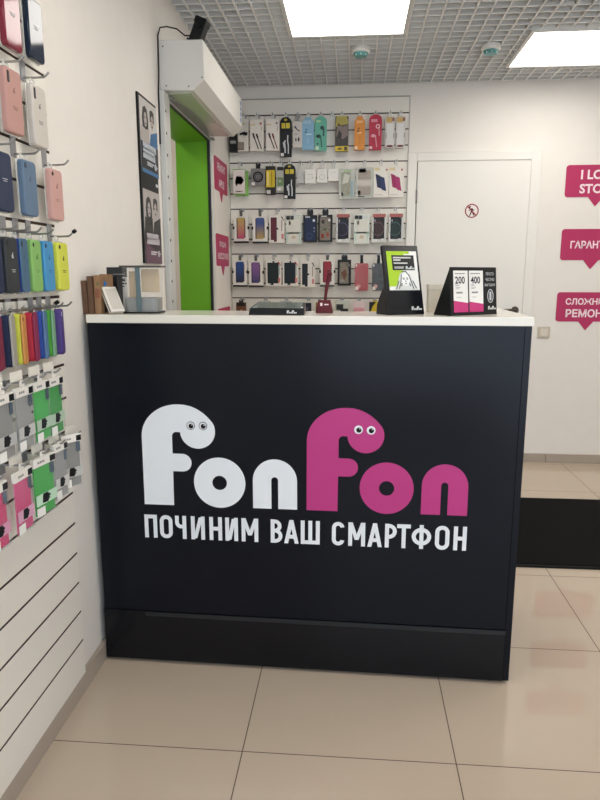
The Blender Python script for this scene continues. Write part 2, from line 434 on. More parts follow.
APPLE = None
def apple_mark(part, u, v, k, col, w, h):
    """bitten-fruit mark: body, bite left open, leaf"""
    a = []
    for i in range(24):
        t = 2*pi*i/24; r = 1-.12*abs(sin(t))**6*(1 if sin(t) > 0 else .6)
        x, z = .92*r*cos(t), r*sin(t)
        if x > .55 and -.2 < z < .55: x = .62-.15*cos((z-.17)*4)
        a.append((u+x*k/w, v+z*k/h))
    return [(part, 'p', a, col), (part, 'p', [(u-.05*k/w, v+1.05*k/h), (u+.5*k/w, v+1.25*k/h), (u+.55*k/w, v+1.75*k/h), (u+.05*k/w, v+1.5*k/h)], col)]

def phone_case(label, loc, rz, col, w=.072, h=.14, t=.016, gloss=False, cam='pill', logo='#8a8078', tray=True, group=None, second=None, lines=True, camcol='#151518', camx=.2, t2=.012):
    """silicone case clipped into a clear retail tray; shell front at y=0, tray behind"""
    o = thing('phone_case', label, 'phone case', loc, rz, group)
    cm = M(col, .06 if gloss else .55)
    sh = MB(); sh.prism(rrect(w, h, .0115, 0, -h/2-.012), 0, t); sh.build('case_shell', cm, o, .004, 3)
    z0 = -.012
    ss = []
    U = lambda x: x/w+.5
    if cam == 'pill': ss.append(('camera_opening', 'rr', camx-.07, .845, camx+.08, .945, .0045, camcol))
    elif cam == 'tall': ss.append(('camera_opening', 'rr', camx-.06, .76, camx+.06, .945, .004, camcol))
    elif cam == 'round': ss.append(('camera_opening', 'e', camx, .9, .075, .04, camcol))
    if logo:
        ss += apple_mark('logo', .5, .66, .0052, logo, w, h)
    if lines:
        lc = logo or '#c9c9d2'
        zc = .42 if logo else .55
        for dz, a, b_ in ((0, .36, .66), (-.035, .4, .62)):
            ss.append(('case_print', 'r', a, zc+dz-.006, b_, zc+dz+.006, lc))
    if ss:
        r_ = thing('x', None, None); r_.name = 'tmp'
        marks(r_, w, h, 0, ss)
        for ch in list(r_.children):
            ch.parent = o; ch.location = (0, 0, z0)
        bpy.data.objects.remove(r_)
    back = t
    if second:
        s2 = MB(); s2.prism(rrect(w*.97, h*.985, .0115, 0, -h/2-.012), t+.0005, t+t2); s2.build('rear_case_shell', M(second, .5), o, .003)
        back = t+t2+.0005
    if tray:
        tr = MB(); tr.prism(rrect(w+.004, h+.006, .013, 0, -h/2-.012), back-.002, back+.002)
        tr.build('clear_tray', TRAYF, o, .0015)
        tb = MB(); tb.ring(rrect(.03, .02, .006, 0, -.004, 3), rrect(.012, .005, .002, 0, 0.0, 3), back, back+.001); tb.build('hang_tab', TRAYF, o)
    return o

# ---- left wall goods
LX = XL+.018                       # panel face
def lhook(y, gz, what, **k):
    return hook('hook on the left slat panel carrying the '+what, (LX, y, gz), pi/2, group='hooks on the left slat panel', **k)
G = lambda k: .183+.0989*k
HY = pi/2
def lcase(label, y, zt, what, gz, hk=None, x=-.81, rz=HY, hookk=None, hy=None, **k):
    o = phone_case(label, (x, y, zt+.012), rz, group='phone cases on the left slat panel', **k)
    lhook(hy if hy is not None else y, gz, what, **(hookk or {}))
    return o
lcase('glossy burgundy phone case with a white window glare, top row at the left edge', 1.613, 2.0, 'glossy burgundy phone case', G(19), col='#7a2233', gloss=True, logo=None, cam=None, h=.142, w=.078)
lcase('glossy dark navy phone case, top row on the left slat panel', 1.731, 2.012, 'glossy navy phone case in the top row', G(19), col='#1f2a3c', gloss=True, logo=None, cam=None, h=.145, w=.078)
lcase('dusty pink phone case with tall camera slot, second row by the left edge', 1.592, 1.809, 'pink case with tall camera slot', G(17), col='#bb8f86', cam='tall', h=.145, w=.078, logo='#8d6a63')
lcase('pale stone grey phone case with tall camera slot, right of a pink one', 1.720, 1.805, 'stone grey phone case', G(17), col='#cbc4bb', cam='tall', h=.148, w=.078, logo='#77716b')
lcase('dark navy phone case in the third row, cut by the left photo edge', 1.516, 1.612, 'dark navy case in the third row', G(15), col='#2d3650', cam=None, logo=None, h=.134, w=.074)
lcase('dusty steel blue phone case, middle of the third row', 1.640, 1.612, 'steel blue phone case', G(15), col='#61778f', cam='pill', logo='#4a5d73', h=.134, w=.07, lines=False, camcol='#39465a')
lcase('light pink phone case with small dark camera hole, end of the third row', 1.789, 1.613, 'light pink phone case at the row end', G(15), col='#c99d95', cam='round', logo='#a2736b', h=.134, w=.074, hy=1.806)
T4 = [('navy phone case leaving the left photo edge, fourth row', 1.452, '#27304a', 'navy case in the fourth row', .058, .018, '#1a2036', None, 1.43),
      ('charcoal black phone case with pale fruit mark, fourth row', 1.522, '#34383a', 'charcoal black phone case', .064, .018, '#c9cac8', None, 1.497),
      ('slate blue phone case with a cobalt edge, between the charcoal and lime ones', 1.582, '#4a6a84', 'slate blue and cobalt cases', .052, .005, '#3e5c74', '#2a3f93', 1.56),
      ('lime green phone case in the crowded fourth row', 1.645, '#86b766', 'lime green phone case', .058, .018, '#4f7f3a', None, 1.62),
      ('sky blue phone case in the fourth row beside the yellow one', 1.714, '#4a93c4', 'sky blue phone case', .062, .018, '#1f5d8d', None, 1.685),
      ('lemon yellow phone case with black lettering, end of the fourth row', 1.799, '#d3d750', 'lemon yellow phone case', .074, .016, '#4a4a1a', None, 1.806)]
for i, (lb, y, col, what, w4, t4, logo, sec, hy) in enumerate(T4):
    lcase(lb, y, 1.421, what, G(13), col=col, cam='round' if i in (3, 4, 5) else ('pill' if i in (1, 2) else None), logo=logo, h=.131, w=w4, rz=HY+R(8 if i == 2 else 3), second=sec, t=t4, t2=.016, hy=hy, hookk=dict(dark_tip=(i == 5), zo=-.03))
T5 = [('wine red phone case half hidden at the left end of the fifth row', 1.440, '#7c2c44', 'wine red phone case', .05, None, .02),
      ('narrow view of a grey phone case with a navy edge, fifth row', 1.500, '#a5a29a', 'grey and navy cases in the fifth row', .042, '#1f2947', .006),
      ('orange phone case behind a lemon yellow edge, fifth row', 1.553, '#c98f50', 'orange and yellow cases', .044, '#d0d24e', .006),
      ('crimson phone case with a plum coloured face in the middle of the fifth row', 1.615, '#8a3050', 'crimson phone case', .046, '#b52c3f', .006),
      ('royal blue phone case in the fifth row', 1.667, '#5a7aa4', 'royal blue phone case', .042, '#2f4fa0', .006),
      ('bright grass green phone case in the fifth row', 1.714, '#7aa884', 'grass green phone case', .040, '#52a43c', .006),
      ('violet phone case at the right end of the fifth row', 1.767, '#4d3a7c', 'violet phone case', .046, None, .02)]
for i, (lb, y, col, what, w5, sec, t5) in enumerate(T5):
    lcase(lb, y, 1.240, what, G(11), col=col, cam={0: 'round', 2: 'round', 6: 'pill'}.get(i), logo=None, lines=False, h=.126, w=w5, rz=HY+R(16), second=sec, t=t5, t2=.019, camcol='#e8e6f0' if i == 6 else '#1a1416',
          hookk=dict(zo=-.022, tagpl=(.044, .03, -.018, '#e9e6dd') if i in (0, 1, 2, 3) else None, dark_tip=(i == 4)))

def bag(label, loc, rz, col, what, gz, w=.084, h=.158, rot=(0, 0), tone='#b3c9b3', hy=None, name='accessory_pouch'):
    """flat film pouch: white header with a black corner, colour insert, white band with a black blot, price sticker"""
    o = thing(name, label, 'pouch', loc, group='flat accessory pouches', rot=(rot[0], rot[1], rz))
    fl = MB(); p = [(-w/2, -h), (w/2, -h), (w/2, -.004), (w*.46, 0), (-w*.46, 0), (-w/2, -.004)]
    fl.prism(p, -.004, .004); fl.build('film', FILM, o, .001)
    ins = MB(); ins.prism(rect(-w*.46, -h*.97, w*.40, -h*.14), -.0015, .0022); 
    ins.build('insert', [M(col, .4)], o)
    hd = MB(); hz = gz+.004-loc[2]; hd.ring(rrect(.02, hz+.014, .006, 0, (hz-.002)/2, 3), rrect(.0052, .0056, .002, 0, hz-.0004, 3), -.001, .001, 0); hd.bx(-w/2+.001, w/2-.001, -.0052, .0045, -h*.15, -.002, 0); hd.bx(w*.24, w*.5-.0012, -.0058, -.004, -h*.14, -.006, 1)
    for q in range(3): hd.bx(-w*.32+q*w*.11, -w*.24+q*w*.11, -.0057, -.005, -h*.1, -h*.065, 2)
    hd.build('header_card', [WCARD, BLACK, GREY], o)
    cv = MB(); cv.bx(w*.22, w*.42, -.0047, -.004, -h*.34, -h*.16); cv.build('spec_sticker', clear('#5d6b78', .8), o)
    bd = MB(); bd.bx(-w*.47, w*.47, -.0053, -.0042, -h*.80, -h*.62, 0)
    blob = [(a_*1.35+.03, (b_+.71)*1.25-.71) for a_, b_ in [(-.2, -.76), (-.02, -.775), (.02, -.74), (.07, -.735), (.02, -.71), (.09, -.70), (.05, -.67), (.0, -.665), (.01, -.64), (-.17, -.64)]]
    bd.prism([(a*w+.002, b*h) for a, b in blob], -.0059, -.005, 1)
    bd.build('band_label', [M(tone, .45), BLACK], o)
    ps = MB(); ps.bx(-w*.47, -w*.12, -.0055, -.004, -h*.985, -h*.84); ps.build('price_sticker', WHITE, o)
    lhook(hy if hy is not None else loc[1], gz, what, kind='wire', tagpl=(.058, .024, .019, '#e6e2d6', -.036), mat=STEELD, zo=.004)
    return o
BX = -.80
bag('grey film pouch leaving the left photo edge, upper pouch row', (BX, 1.405, 1.066), HY, '#8d8d8b', 'leftmost grey pouch in the upper row', G(9), tone='#bcbcba')
bag('grey film pouch left of the two green ones, upper pouch row', (BX, 1.498, 1.068), HY, '#979795', 'grey pouch beside the green ones', G(9), tone='#c4c3c0')
bag('left one of the two bright green pouches in the upper row', (BX, 1.588, 1.067), HY, '#1fae3c', 'left green pouch of the upper row', G(9))
bag('right one of the two bright green pouches in the upper row', (BX, 1.668, 1.065), HY, '#12962f', 'right green pouch of the upper row', G(9))
bag('magenta pouch cut by the left photo edge, lower pouch row', (BX, 1.345, 0.869), HY, '#d0286e', 'magenta pouch by the photo edge', G(7), tone='#d79ab5')
bag('magenta pouch beside the green one in the lower pouch row', (BX, 1.462, 0.869), HY, '#d23b7c', 'magenta pouch next to green', G(7), tone='#dba6bf')
bag('green pouch with tilted white band in the lower pouch row', (BX, 1.572, 0.873), HY-R(8), '#21a832', 'green pouch of the lower row', G(7), w=.095, tone='#bfe0c4')
bag('grey see-through pouch right of the green one, lower row', (BX, 1.668, 0.883), HY-R(6), '#9a9a99', 'grey pouch in the lower row', G(7), w=.07, tone='#cfcfcc')
bag('dark grey pouch hanging twisted at the far right of the lower pouch row', (BX-.002, 1.745, 0.887), HY-R(32), '#82827f', 'twisted grey pouch at the row end', G(7), w=.066, tone='#bdbdb9', hy=1.77)

# ---- back wall goods
FY = 4.572
BG = 1.169
GB = lambda k: BG+.1016*k
def bhook(x, gz, what, L=.085, kind='wire', **k):
    return hook('hook on the back slat wall holding the '+what, (x, YB-.018, gz), 0, L, kind, 'hooks on the back slat wall', STEELD, **k)
def bp_(name, label, cat, what, x, zt, w, h, gz, d=.022, body='#e9e5dd', shapes=(), style='rect', tab=None, dy=0, part='box', extra=None, hk=True):
    th = gz-.014-zt
    if tab is None and th > .004: tab = (.02, th+.006, '#d9d6cf')
    elif tab and th > tab[1]: tab = (tab[0], th+.006, tab[2])
    o = pack(name, label, cat, (x, FY+dy, zt), 0, w, h, d, body, shapes, style, 'accessories on the back slat wall', tab, part, extra)
    if hk: bhook(x, gz, what)
    return o
g1 = GB(12)
INKC = '#2c2c30'
bp_('charger_box', 'small black box half hidden by the air curtain, top row of back wall', 'accessory box', 'black box by the air curtain', -.826, 2.262, .05, .118, g1, .04, '#1b1c1f', [('label', 'r', .1, .45, .9, .6, '#9a9a98')])
def adapter(o):
    MB().bx(-.036, .006, -.018, -.001, -.182, -.135).build('cable_stack', M('#8a7f72', .5), o, .002)
    a = MB(); a.tube([(-.02, -.012, -.085), (.012, -.012, -.075), (.024, -.012, -.092)], .007, 8); a.bx(.0, .03, -.016, -.004, -.09, -.074); a.build('black_plug', BLACK, o)
bp_('cable_pack', 'white accessory pack with black plug, next to the air curtain, top row', 'accessory pack', 'white pack with black plug', -.757, 2.338, .072, .192, g1, .02, '#dcd8cf', [('label', 'r', .08, .86, .7, .95, '#c9bfae')], extra=adapter)
def cablebox(lb, what, x, ca, cb, dot):
    bp_('cable_box', lb, 'accessory box', what, x, 2.349, .092, .202, g1, .028, '#e7e1d8',
        [('print', 'r', .06, .80, .4, .84, '#d6c08a'), ('print', 'e', .8, .86, .085, .04, dot), ('print', 'r', .84, .62, .88, .78, '#a7a39b'),
         ('printed_cable', 'l', [(.24, .52), (.62, .06)], .007, ca), ('printed_cable', 'l', [(.5, .5), (.84, .06)], .007, cb),
         ('printed_cable', 'l', [(.22, .56), (.33, .4)], .012, ca), ('printed_cable', 'l', [(.48, .54), (.58, .4)], .012, cb)])
cablebox('white cable box with two black cables printed, top row of back wall', 'white box of black cables', -.665, '#27272b', '#3b3438', '#b3684f')
cablebox('white cable box with two reddish brown cables printed, top row of back wall', 'white box of brown cables', -.558, '#3a2526', '#6b3434', '#8c8c92')
def blackcable(lb, what, x, zt, w, h, gz, sk):
    bp_('cable_blister', lb, 'accessory pack', what, x, zt, w, h, gz, .016, '#17181c',
        [('yellow_label', 'r', .14, .72, .47, .85, '#c9b73a'), ('yellow_label', 'r', .53, .72, .86, .85, '#d4c444'), ('yellow_label', 'e', .5, .93, .14, .03, '#b9a93a'),
         ('white_cable', 'l', [(.45, .1), (.42, .3), (.38, .36), (.46, .42)], .009, '#c9ccd0'), ('white_cable', 'l', [(.72, .08), (.72, .3), (.66, .4), (.68, .55)], .007, '#d8dadc'),
         ('white_cable', 'l', [(.33, .38), (.40, .24)], .014, '#c4c7cb'), ('price_sticker', 'r', .06, .02, .32, .1, '#e3e1dc')], 'arch')
blackcable('black arched cable pack with two yellow labels, top row', 'arched black pack in the top row', -.470, 2.358, .077, .252, g1, 0)
bp_('earphone_pack', 'narrow pale grey earphone pack between black and light blue packs', 'accessory pack', 'pale grey earphone pack', -.391, 2.331, .062, .166, g1, .018, '#cfc9c2',
    [('printed_earphones', 'l', [(.2, .82), (.45, .68), (.75, .62)], .007, '#3a3a3c'), ('printed_earphones', 'e', .27, .76, .1, .04, '#2c2c2e'), ('printed_earphones', 'e', .32, .3, .08, .06, '#262628'), ('printed_earphones', 'e', .62, .31, .1, .08, '#303033'), ('print', 'r', .15, .5, .55, .53, '#9a8d88')], tab=(.02, .016, '#8f8d8a'))
bp_('earphone_pack', 'light blue earphone pack with white lettering, top row', 'accessory pack', 'light blue earphone pack', -.321, 2.355, .078, .205, g1, .018, '#86b4cf',
    [('print', 'r', .1, .8, .75, .9, '#a9c9dc'), ('print', 'e', .35, .62, .07, .025, '#3e6b86'), ('print', 'e', .3, .54, .1, .03, '#4d7d99'), ('print', 'r', .35, .46, .8, .49, '#dbeaf2'), ('print', 'l', [(.5, .36), (.5, .2)], .004, '#b5d2e2')], 'neck')
bp_('earphone_pack', 'mint green earphone pack with dark earbuds, top row', 'accessory pack', 'mint green earphone pack', -.237, 2.36, .08, .217, g1, .018, '#63b09b',
    [('print', 'r', .12, .82, .5, .88, '#b8d8a8'), ('printed_earphones', 'e', .62, .66, .17, .06, '#173c3a'), ('printed_earphones', 'l', [(.76, .64), (.72, .42)], .009, '#173c3a'), ('printed_earphones', 'e', .32, .42, .2, .055, '#0f2f30'), ('printed_earphones', 'l', [(.5, .4), (.6, .1)], .008, '#1e5550'), ('price_sticker', 'r', .08, .03, .35, .13, '#cfe3cf'), ('print', 'e', .25, .2, .09, .03, '#245c55')], 'arch')
hook('empty metal hook with a white price tag between green and yellow packs', (-.164, YB-.018, g1), 0, .085, 'wire', 'hooks on the back slat wall', STEELD, (.02, .034, -.012, '#f4f4f2'))
bp_('earphone_pack', 'black and yellow pack with a grey picture, top row', 'accessory pack', 'black and yellow pack', -.097, 2.357, .087, .22, g1, .02, '#3a3733',
    [('print', 'p', [(0, .7), (1, .78), (.85, 1), (.1, 1)], '#a89a4a'), ('picture', 'p', [(.05, .42), (.2, .8), (.55, .7), (.95, .76), (.95, .45), (.6, .35)], '#7d6f6a'), ('picture', 'p', [(.1, .38), (.3, .62), (.5, .5), (.45, .34)], '#24211f'), ('yellow_band', 'r', 0, 0, 1, .15, '#cfb632'), ('print', 'r', .2, .05, .5, .1, '#4a421a'), ('print', 'r', .68, .02, .92, .13, '#4d4a2e')])
bp_('earphone_pack', 'orange earphone pack, top row of back wall', 'accessory pack', 'orange earphone pack', .021, 2.355, .069, .211, g1, .018, '#d88b35',
    [('print', 'r', .2, .8, .8, .87, '#e7b078'), ('print', 'e', .4, .64, .1, .025, '#7d4417'), ('print', 'e', .34, .56, .13, .03, '#8a4e1c'), ('print', 'r', .3, .49, .68, .52, '#efcda0'), ('print', 'l', [(.5, .42), (.48, .18)], .004, '#c27a2a'), ('price_sticker', 'r', .06, .02, .3, .11, '#eed9bd')], 'neck')
bp_('earphone_pack', 'crimson red earphone pack with white earbuds, top row', 'accessory pack', 'crimson earphone pack', .124, 2.365, .083, .222, g1, .018, '#b02743',
    [('print', 'r', .15, .78, .65, .86, '#d98a98'), ('printed_earphones', 'o', .68, .66, .014, .008, '#e6c6cc'), ('printed_earphones', 'l', [(.78, .62), (.8, .4)], .005, '#dba9b3'), ('printed_earphones', 'e', .33, .40, .18, .045, '#d89aa7'), ('printed_earphones', 'l', [(.5, .4), (.62, .08)], .006, '#db9fab'), ('price_sticker', 'r', .04, .03, .26, .1, '#e7c9cf')], 'arch')
for lb, what, x in (('clear tube pack with golden cap, left of the matching pair', 'left clear tube with golden cap', .219), ('clear tube pack with golden cap at the right end of the top row', 'right clear tube with golden cap', .288)):
    bp_('tube_pack', lb, 'accessory pack', what, x, 2.351, .061, .198, g1, .03, '#ccc8c4',
        [('golden_cap', 'r', .08, .80, .72, .97, '#c6a76a'), ('golden_cap', 'r', .72, .84, .95, .95, '#8d5f4b'), ('print', 'rr', .14, .1, .86, .76, .006, '#d9d7d4'), ('print', 'r', .06, .3, .14, .46, '#8b8785'), ('print', 'r', .86, .32, .94, .46, '#7f7a79'), ('base_ring', 'e', .5, .06, .36, .035, '#6f3a3a')], 'round')
# second row
g2 = GB(9)
def greenside(o): MB().bx(-.035, .058, .03, .05, -.17, -.006).build('rear_sleeve', M('#8fbf6a', .4), o, .002)
bp_('headset_box', 'white and green box with a black gadget picture, left end of second row', 'accessory box', 'white and green gadget box', -.790, 2.032, .086, .16, g2, .045, ('#8db86a'),
    [('front_card', 'r', .02, .01, .98, .97, '#e6dfd8'), ('picture', 'p', [(.18, .5), (.3, .72), (.7, .7), (.9, .55), (.7, .38), (.4, .4), (.25, .3)], '#1c1b1d'), ('print', 'r', .2, .08, .75, .12, '#d3a3a8')], extra=greenside)
bp_('speaker_box', 'square grey box with black coiled ring, second row', 'accessory box', 'grey box with coiled ring', -.660, 2.035, .095, .113, g2, .03, '#7d7c7b',
    [('ring_picture', 'o', .5, .52, .036, .024, '#1d1d1f'), ('ring_picture', 'o', .5, .52, .02, .014, '#3a3a3b'), ('ring_picture', 'e', .5, .52, .07, .06, '#5a5a5a'), ('price_sticker', 'r', .03, .03, .27, .22, '#d9d7d2')], tab=(.03, .02, '#1b1b1d'))
bp_('cable_blister', 'yellow fronted pack with black top and bottom, second row', 'accessory pack', 'yellow fronted pack', -.575, 2.05, .066, .185, g2, .024, '#26241f',
    [('yellow_panel', 'r', .04, .26, .96, .86, '#d0b52c'), ('yellow_panel', 'l', [(.24, .32), (.24, .8)], .008, '#efe4ad'), ('yellow_panel', 'l', [(.62, .3), (.62, .8)], .006, '#9d8620'), ('price_sticker', 'r', .1, .03, .5, .16, '#cfcdc8')])
bp_('adapter_pack', 'small clear pack with green insert and black top, second row', 'accessory pack', 'clear pack with green insert', -.508, 2.046, .052, .158, g2, .02, '#b7b9ae',
    [('black_top', 'r', .08, .84, .92, .98, '#222326'), ('green_insert', 'r', .12, .2, .9, .56, '#6f8a5e'), ('green_insert', 'r', .3, .36, .6, .44, '#b4c2a7'), ('price_sticker', 'r', .05, .02, .55, .14, '#ecebe6')], 'round')
blackcable('black arched cable pack with two yellow labels, second row', 'arched black pack in the second row', -.446, 2.061, .08, .225, g2, 0)
WB = '#e9e7e1'
bp_('adapter_box', 'small pale grey box tucked behind a white one, second row', 'accessory box', 'pale grey box behind white one', -.374, 2.015, .052, .075, g2, .02, '#d6d4d0', [('print', 'r', .2, .5, .5, .54, '#b3b1ad')], dy=.035)
for lb, what, x, zt, w, h, sh in (
    ('small white square box with faint print, first of the three white ones', 'first small white box', -.305, 2.026, .075, .092, [('print', 'r', .25, .62, .75, .65, '#b5b3ad'), ('print', 'e', .7, .4, .08, .06, '#c9c6bf'), ('print', 'r', .25, .3, .5, .33, '#c4c1ba')]),
    ('small white square box with a ring printed on it, second row', 'small white box with ring', -.225, 2.026, .07, .087, [('print', 'o', .5, .42, .019, .016, '#b9b6b0'), ('print', 'r', .3, .8, .7, .83, '#c4c1ba')]),
    ('plain small white square box beside a clear pack, second row', 'plain small white box', -.150, 2.028, .07, .08, [('print', 'r', .25, .7, .75, .73, '#c2c0ba')])):
    bp_('adapter_box', lb, 'accessory box', what, x, zt, w, h, g2, .03, WB, sh, tab=(.024, .016, '#c9c7c3'))
CL = clear('#c9cdc4', .8, .12)
bp_('strap_pack', 'clear pack with a mottled grey green strap, second row', 'accessory pack', 'clear pack with mottled strap', -.060, 2.024, .106, .192, g2, .016, CL,
    [('insert', 'rr', .14, .1, .74, .9, .01, noisy('#666c5c', '#b5b3a0', 70, .4, .5, 0, 'mottled_strap')), ('insert', 'p', [(.2, .5), (.35, .85), (.7, .8), (.6, .55)], '#c9c9bd'), ('print', 'r', .3, .9, .75, .96, '#9db38a'), ('print', 'r', .76, .06, .9, .6, '#8ea7b2'), ('price_sticker', 'r', .06, .1, .28, .21, '#efeee9')], part='film')
bp_('clear_case_pack', 'clear case in a shiny bag with dark camera bar, second row', 'accessory pack', 'shiny bagged clear case', .057, 2.032, .12, .197, g2, .016, CL,
    [('insert', 'rr', .14, .1, .86, .94, .012, M('#a2978d', .15, coat=.6)), ('camera_bar', 'rr', .2, .84, .58, .97, .004, '#26262a'), ('print', 'r', .16, .04, .52, .08, '#4a3f3c'), ('price_sticker', 'r', .12, .12, .3, .25, '#eceae6')], part='film')
def phonesbox(lb, what, x, ca, cb):
    bp_('phone_case_box', lb, 'accessory box', what, x, 2.04, .099, .2, g2, .026, '#e6e1d8',
        [('printed_phones', 'p', [(.12, .76), (.42, .70), (.55, .28), (.25, .33)], ca), ('printed_phones', 'p', [(.42, .68), (.72, .63), (.86, .2), (.55, .25)], cb),
         ('print', 'r', .04, .86, .4, .95, '#d8c79a'), ('print', 'e', .86, .88, .06, .035, '#a85048'), ('print', 'r', .1, .08, .6, .1, '#bfb9ae')])
phonesbox('white box showing two navy phone cases, right part of second row', 'white box with navy phones', .168, '#232a4c', '#2c3560')
phonesbox('white box showing two magenta phone cases, right end of second row', 'white box with magenta phones', .269, '#9c2a5c', '#a8356a')
# third row
g3 = GB(6)
def framedcase(lb, what, x, zt, w, h, gz, fill, tabs=True, base='#1d1e22', red=False):
    sh = [('phone_window', 'rr', .2, .1, .8, .93, .006, '#3a2a2e'), ('phone_window', 'rr', .26, .1, .74, .95, .005, fill), ('print', 'r', .2, .02, .35, .08, '#dedcd6'), ('print', 'r', .78, .85, .88, .93, '#e8e6e0'), ('print', 'r', .72, .08, .82, .14, '#e8e6e0')]
    def ex(o):
        if tabs:
            for s in (-1, 1): MB().bx(s*w/2-.006, s*w/2+.006, -.004, .012, -h*.52, -h*.40).build('side_clip', BLACK, o, .001)
        MB().bx(-w*.5, w*.5, -.001, .024, -h-.012, -h-.0005).build('base_tray', M(base, .4), o, .001)
    bp_('phone_case_box', lb, 'phone case box', what, x, zt, w, h, gz, .022, '#e2ded6', sh, extra=ex, tab=(.02, .012, '#5a5856'))
framedcase('white framed case box fading from gold to pink, third row', 'gold to pink case', -.782, 1.724, .102, .166, g3, gradient('#b7476b', '#b79a5a', -.15, -.02))
framedcase('white framed case box fading from blue to gold, third row', 'blue to gold case', -.650, 1.722, .106, .166, g3, gradient('#b79b55', '#3d4f8a', -.15, -.05))
def windowbox(lb, what, x, zt, w, h, gz, fill, side, narrow=False):
    r = .62 if narrow else .84
    bp_('phone_case_box', lb, 'phone case box', what, x, zt, w, h, gz, .022, '#e4dfd7',
        [('phone_window', 'r', .1, .1, .5 if narrow else r, .9, fill), ('phone_window', 'r', .3, .04, .5, .12, fill), ('print', 'e', .54 if narrow else .5, .5 if narrow else .93, .07, .035, '#1b1b1d'), ('side_print', 'p', [(.76, .93), (.86, .93), (.97, .8), (.93, .78)], side),
         ('side_print', 'r', .8 if narrow else .88, .42, .85 if narrow else .91, .8, '#6f8f80' if not narrow else '#8d6f6a'), ('side_print', 'r', .8, .14, .94, .32, '#c97a78'), ('print', 'r', .08, .03, .2, .09, '#d8d4cc')], tab=(.02, .012, '#bbb8b2'))
windowbox('white box with a narrow maroon window and side print, third row', 'white box with maroon window', -.534, 1.734, .105, .188, g3, '#5d2631', '#4a3f3d', True)
def mintcase(lb, what, x, w, h, zt, band):
    bp_('clear_case_pack', lb, 'phone case pack', what, x, zt, w, h, g3, .018, clear('#d8ddd4', .9, .15),
        [('insert', 'rr', .1, .06, .9, .86, .006, '#d9d8cd'), ('mint_strip', 'r', .04, .36, .96, .41, band), ('mint_strip', 'r', .1, .06, .14, .4, '#a6cdbd'), ('mint_strip', 'r', .86, .06, .9, .4, '#a6cdbd'), ('header_label', 'r', .04, .84, .28, .97, '#242326'), ('header_label', 'r', .3, .84, .52, .97, '#2c2a2d'), ('print', 'rr', .2, .66, .32, .78, .002, '#34343a'), ('print', 'e', .5, .24, .14, .06, '#c9b89e')], part='film')
mintcase('clear phone case with mint strip beside the maroon window box, third row', 'mint strip case on the left', -.419, .108, .193, 1.73, '#5fae96')
mintcase('clear phone case with green strip left of two dark circle boxes, third row', 'green strip case on the right', .045, .104, .193, 1.73, '#2f8f6c')
def blackbox(lb, what, x, zt, w, h, gz, sh):
    bp_('phone_case_box', lb, 'phone case box', what, x, zt, w, h, gz, .022, '#17181b', sh, tab=(.042, .026, '#17181b'))
blackbox('black box with a deep navy phone and white dot, third row', 'black box with navy phone', -.306, 1.729, .094, .178, g3,
         [('window', 'rr', .12, .06, .9, .9, .004, '#1d2a4a'), ('print', 'r', .15, .9, .5, .96, '#b9bcc4'), ('print', 'e', .78, .8, .09, .05, '#dfe2e8'), ('print', 'e', .8, .52, .05, .03, '#9aa3b5'), ('print', 'e', .8, .4, .05, .03, '#8a94a8'), ('print', 'o', .45, .22, .022, .018, '#39507c')])
PAT = noisy('#181413', '#a89b88', 90, .4, .5, 0, 'collage_print')
blackbox('black box with a patchwork coloured case, third row', 'black box with patchwork case in third row', -.202, 1.731, .097, .18, g3,
         [('window', 'rr', .12, .06, .86, .9, .004, PAT), ('print', 'r', .2, .92, .6, .96, '#c9c9c9'), ('print', 'e', .78, .8, .08, .05, '#e4e4e0'), ('print', 'e', .35, .74, .1, .08, '#2a2a28'), ('print', 'r', .2, .14, .4, .3, '#8a2a20'), ('print', 'r', .6, .2, .75, .34, '#a63d28'), ('print', 'r', .35, .42, .6, .5, '#4f5f3a')])
def circlebox(lb, what, x, arc, tone):
    def ex(o): MB().bx(-.044, .044, -.0012, .004, -.02, .002).build('red_header', M('#a9625c', .45), o)
    bp_('phone_case_box', lb, 'phone case box', what, x, 1.732, .101, .186, g3, .022, '#cfd0cc',
        [('phone_window', 'r', .14, .12, .86, .9, '#17151a'), ('phone_window', 'e', .48, .48, .3, .34, tone), ('phone_window', 'o', .42, .48, .043, .0405, arc), ('print', 'e', .8, .86, .08, .05, '#e6e5e1'), ('print', 'r', .18, .72, .28, .82, '#8d8a90'), ('print', 'r', .1, .04, .4, .12, '#e9e8e3'), ('print', 'r', .66, .08, .84, .14, '#d8d7d2')], extra=ex)
circlebox('dark box with a violet arc and red header, third row', 'dark box with violet arc', -.080, '#6a6590', '#1d1a2c')
circlebox('dark box with a brown arc and red header, last but one in third row', 'dark box with brown arc', .161, '#7d6a68', '#3a2526')
circlebox('dark box with a green arc and red header, right end of third row', 'dark box with green arc', .275, '#5c7a70', '#1c2f2a')
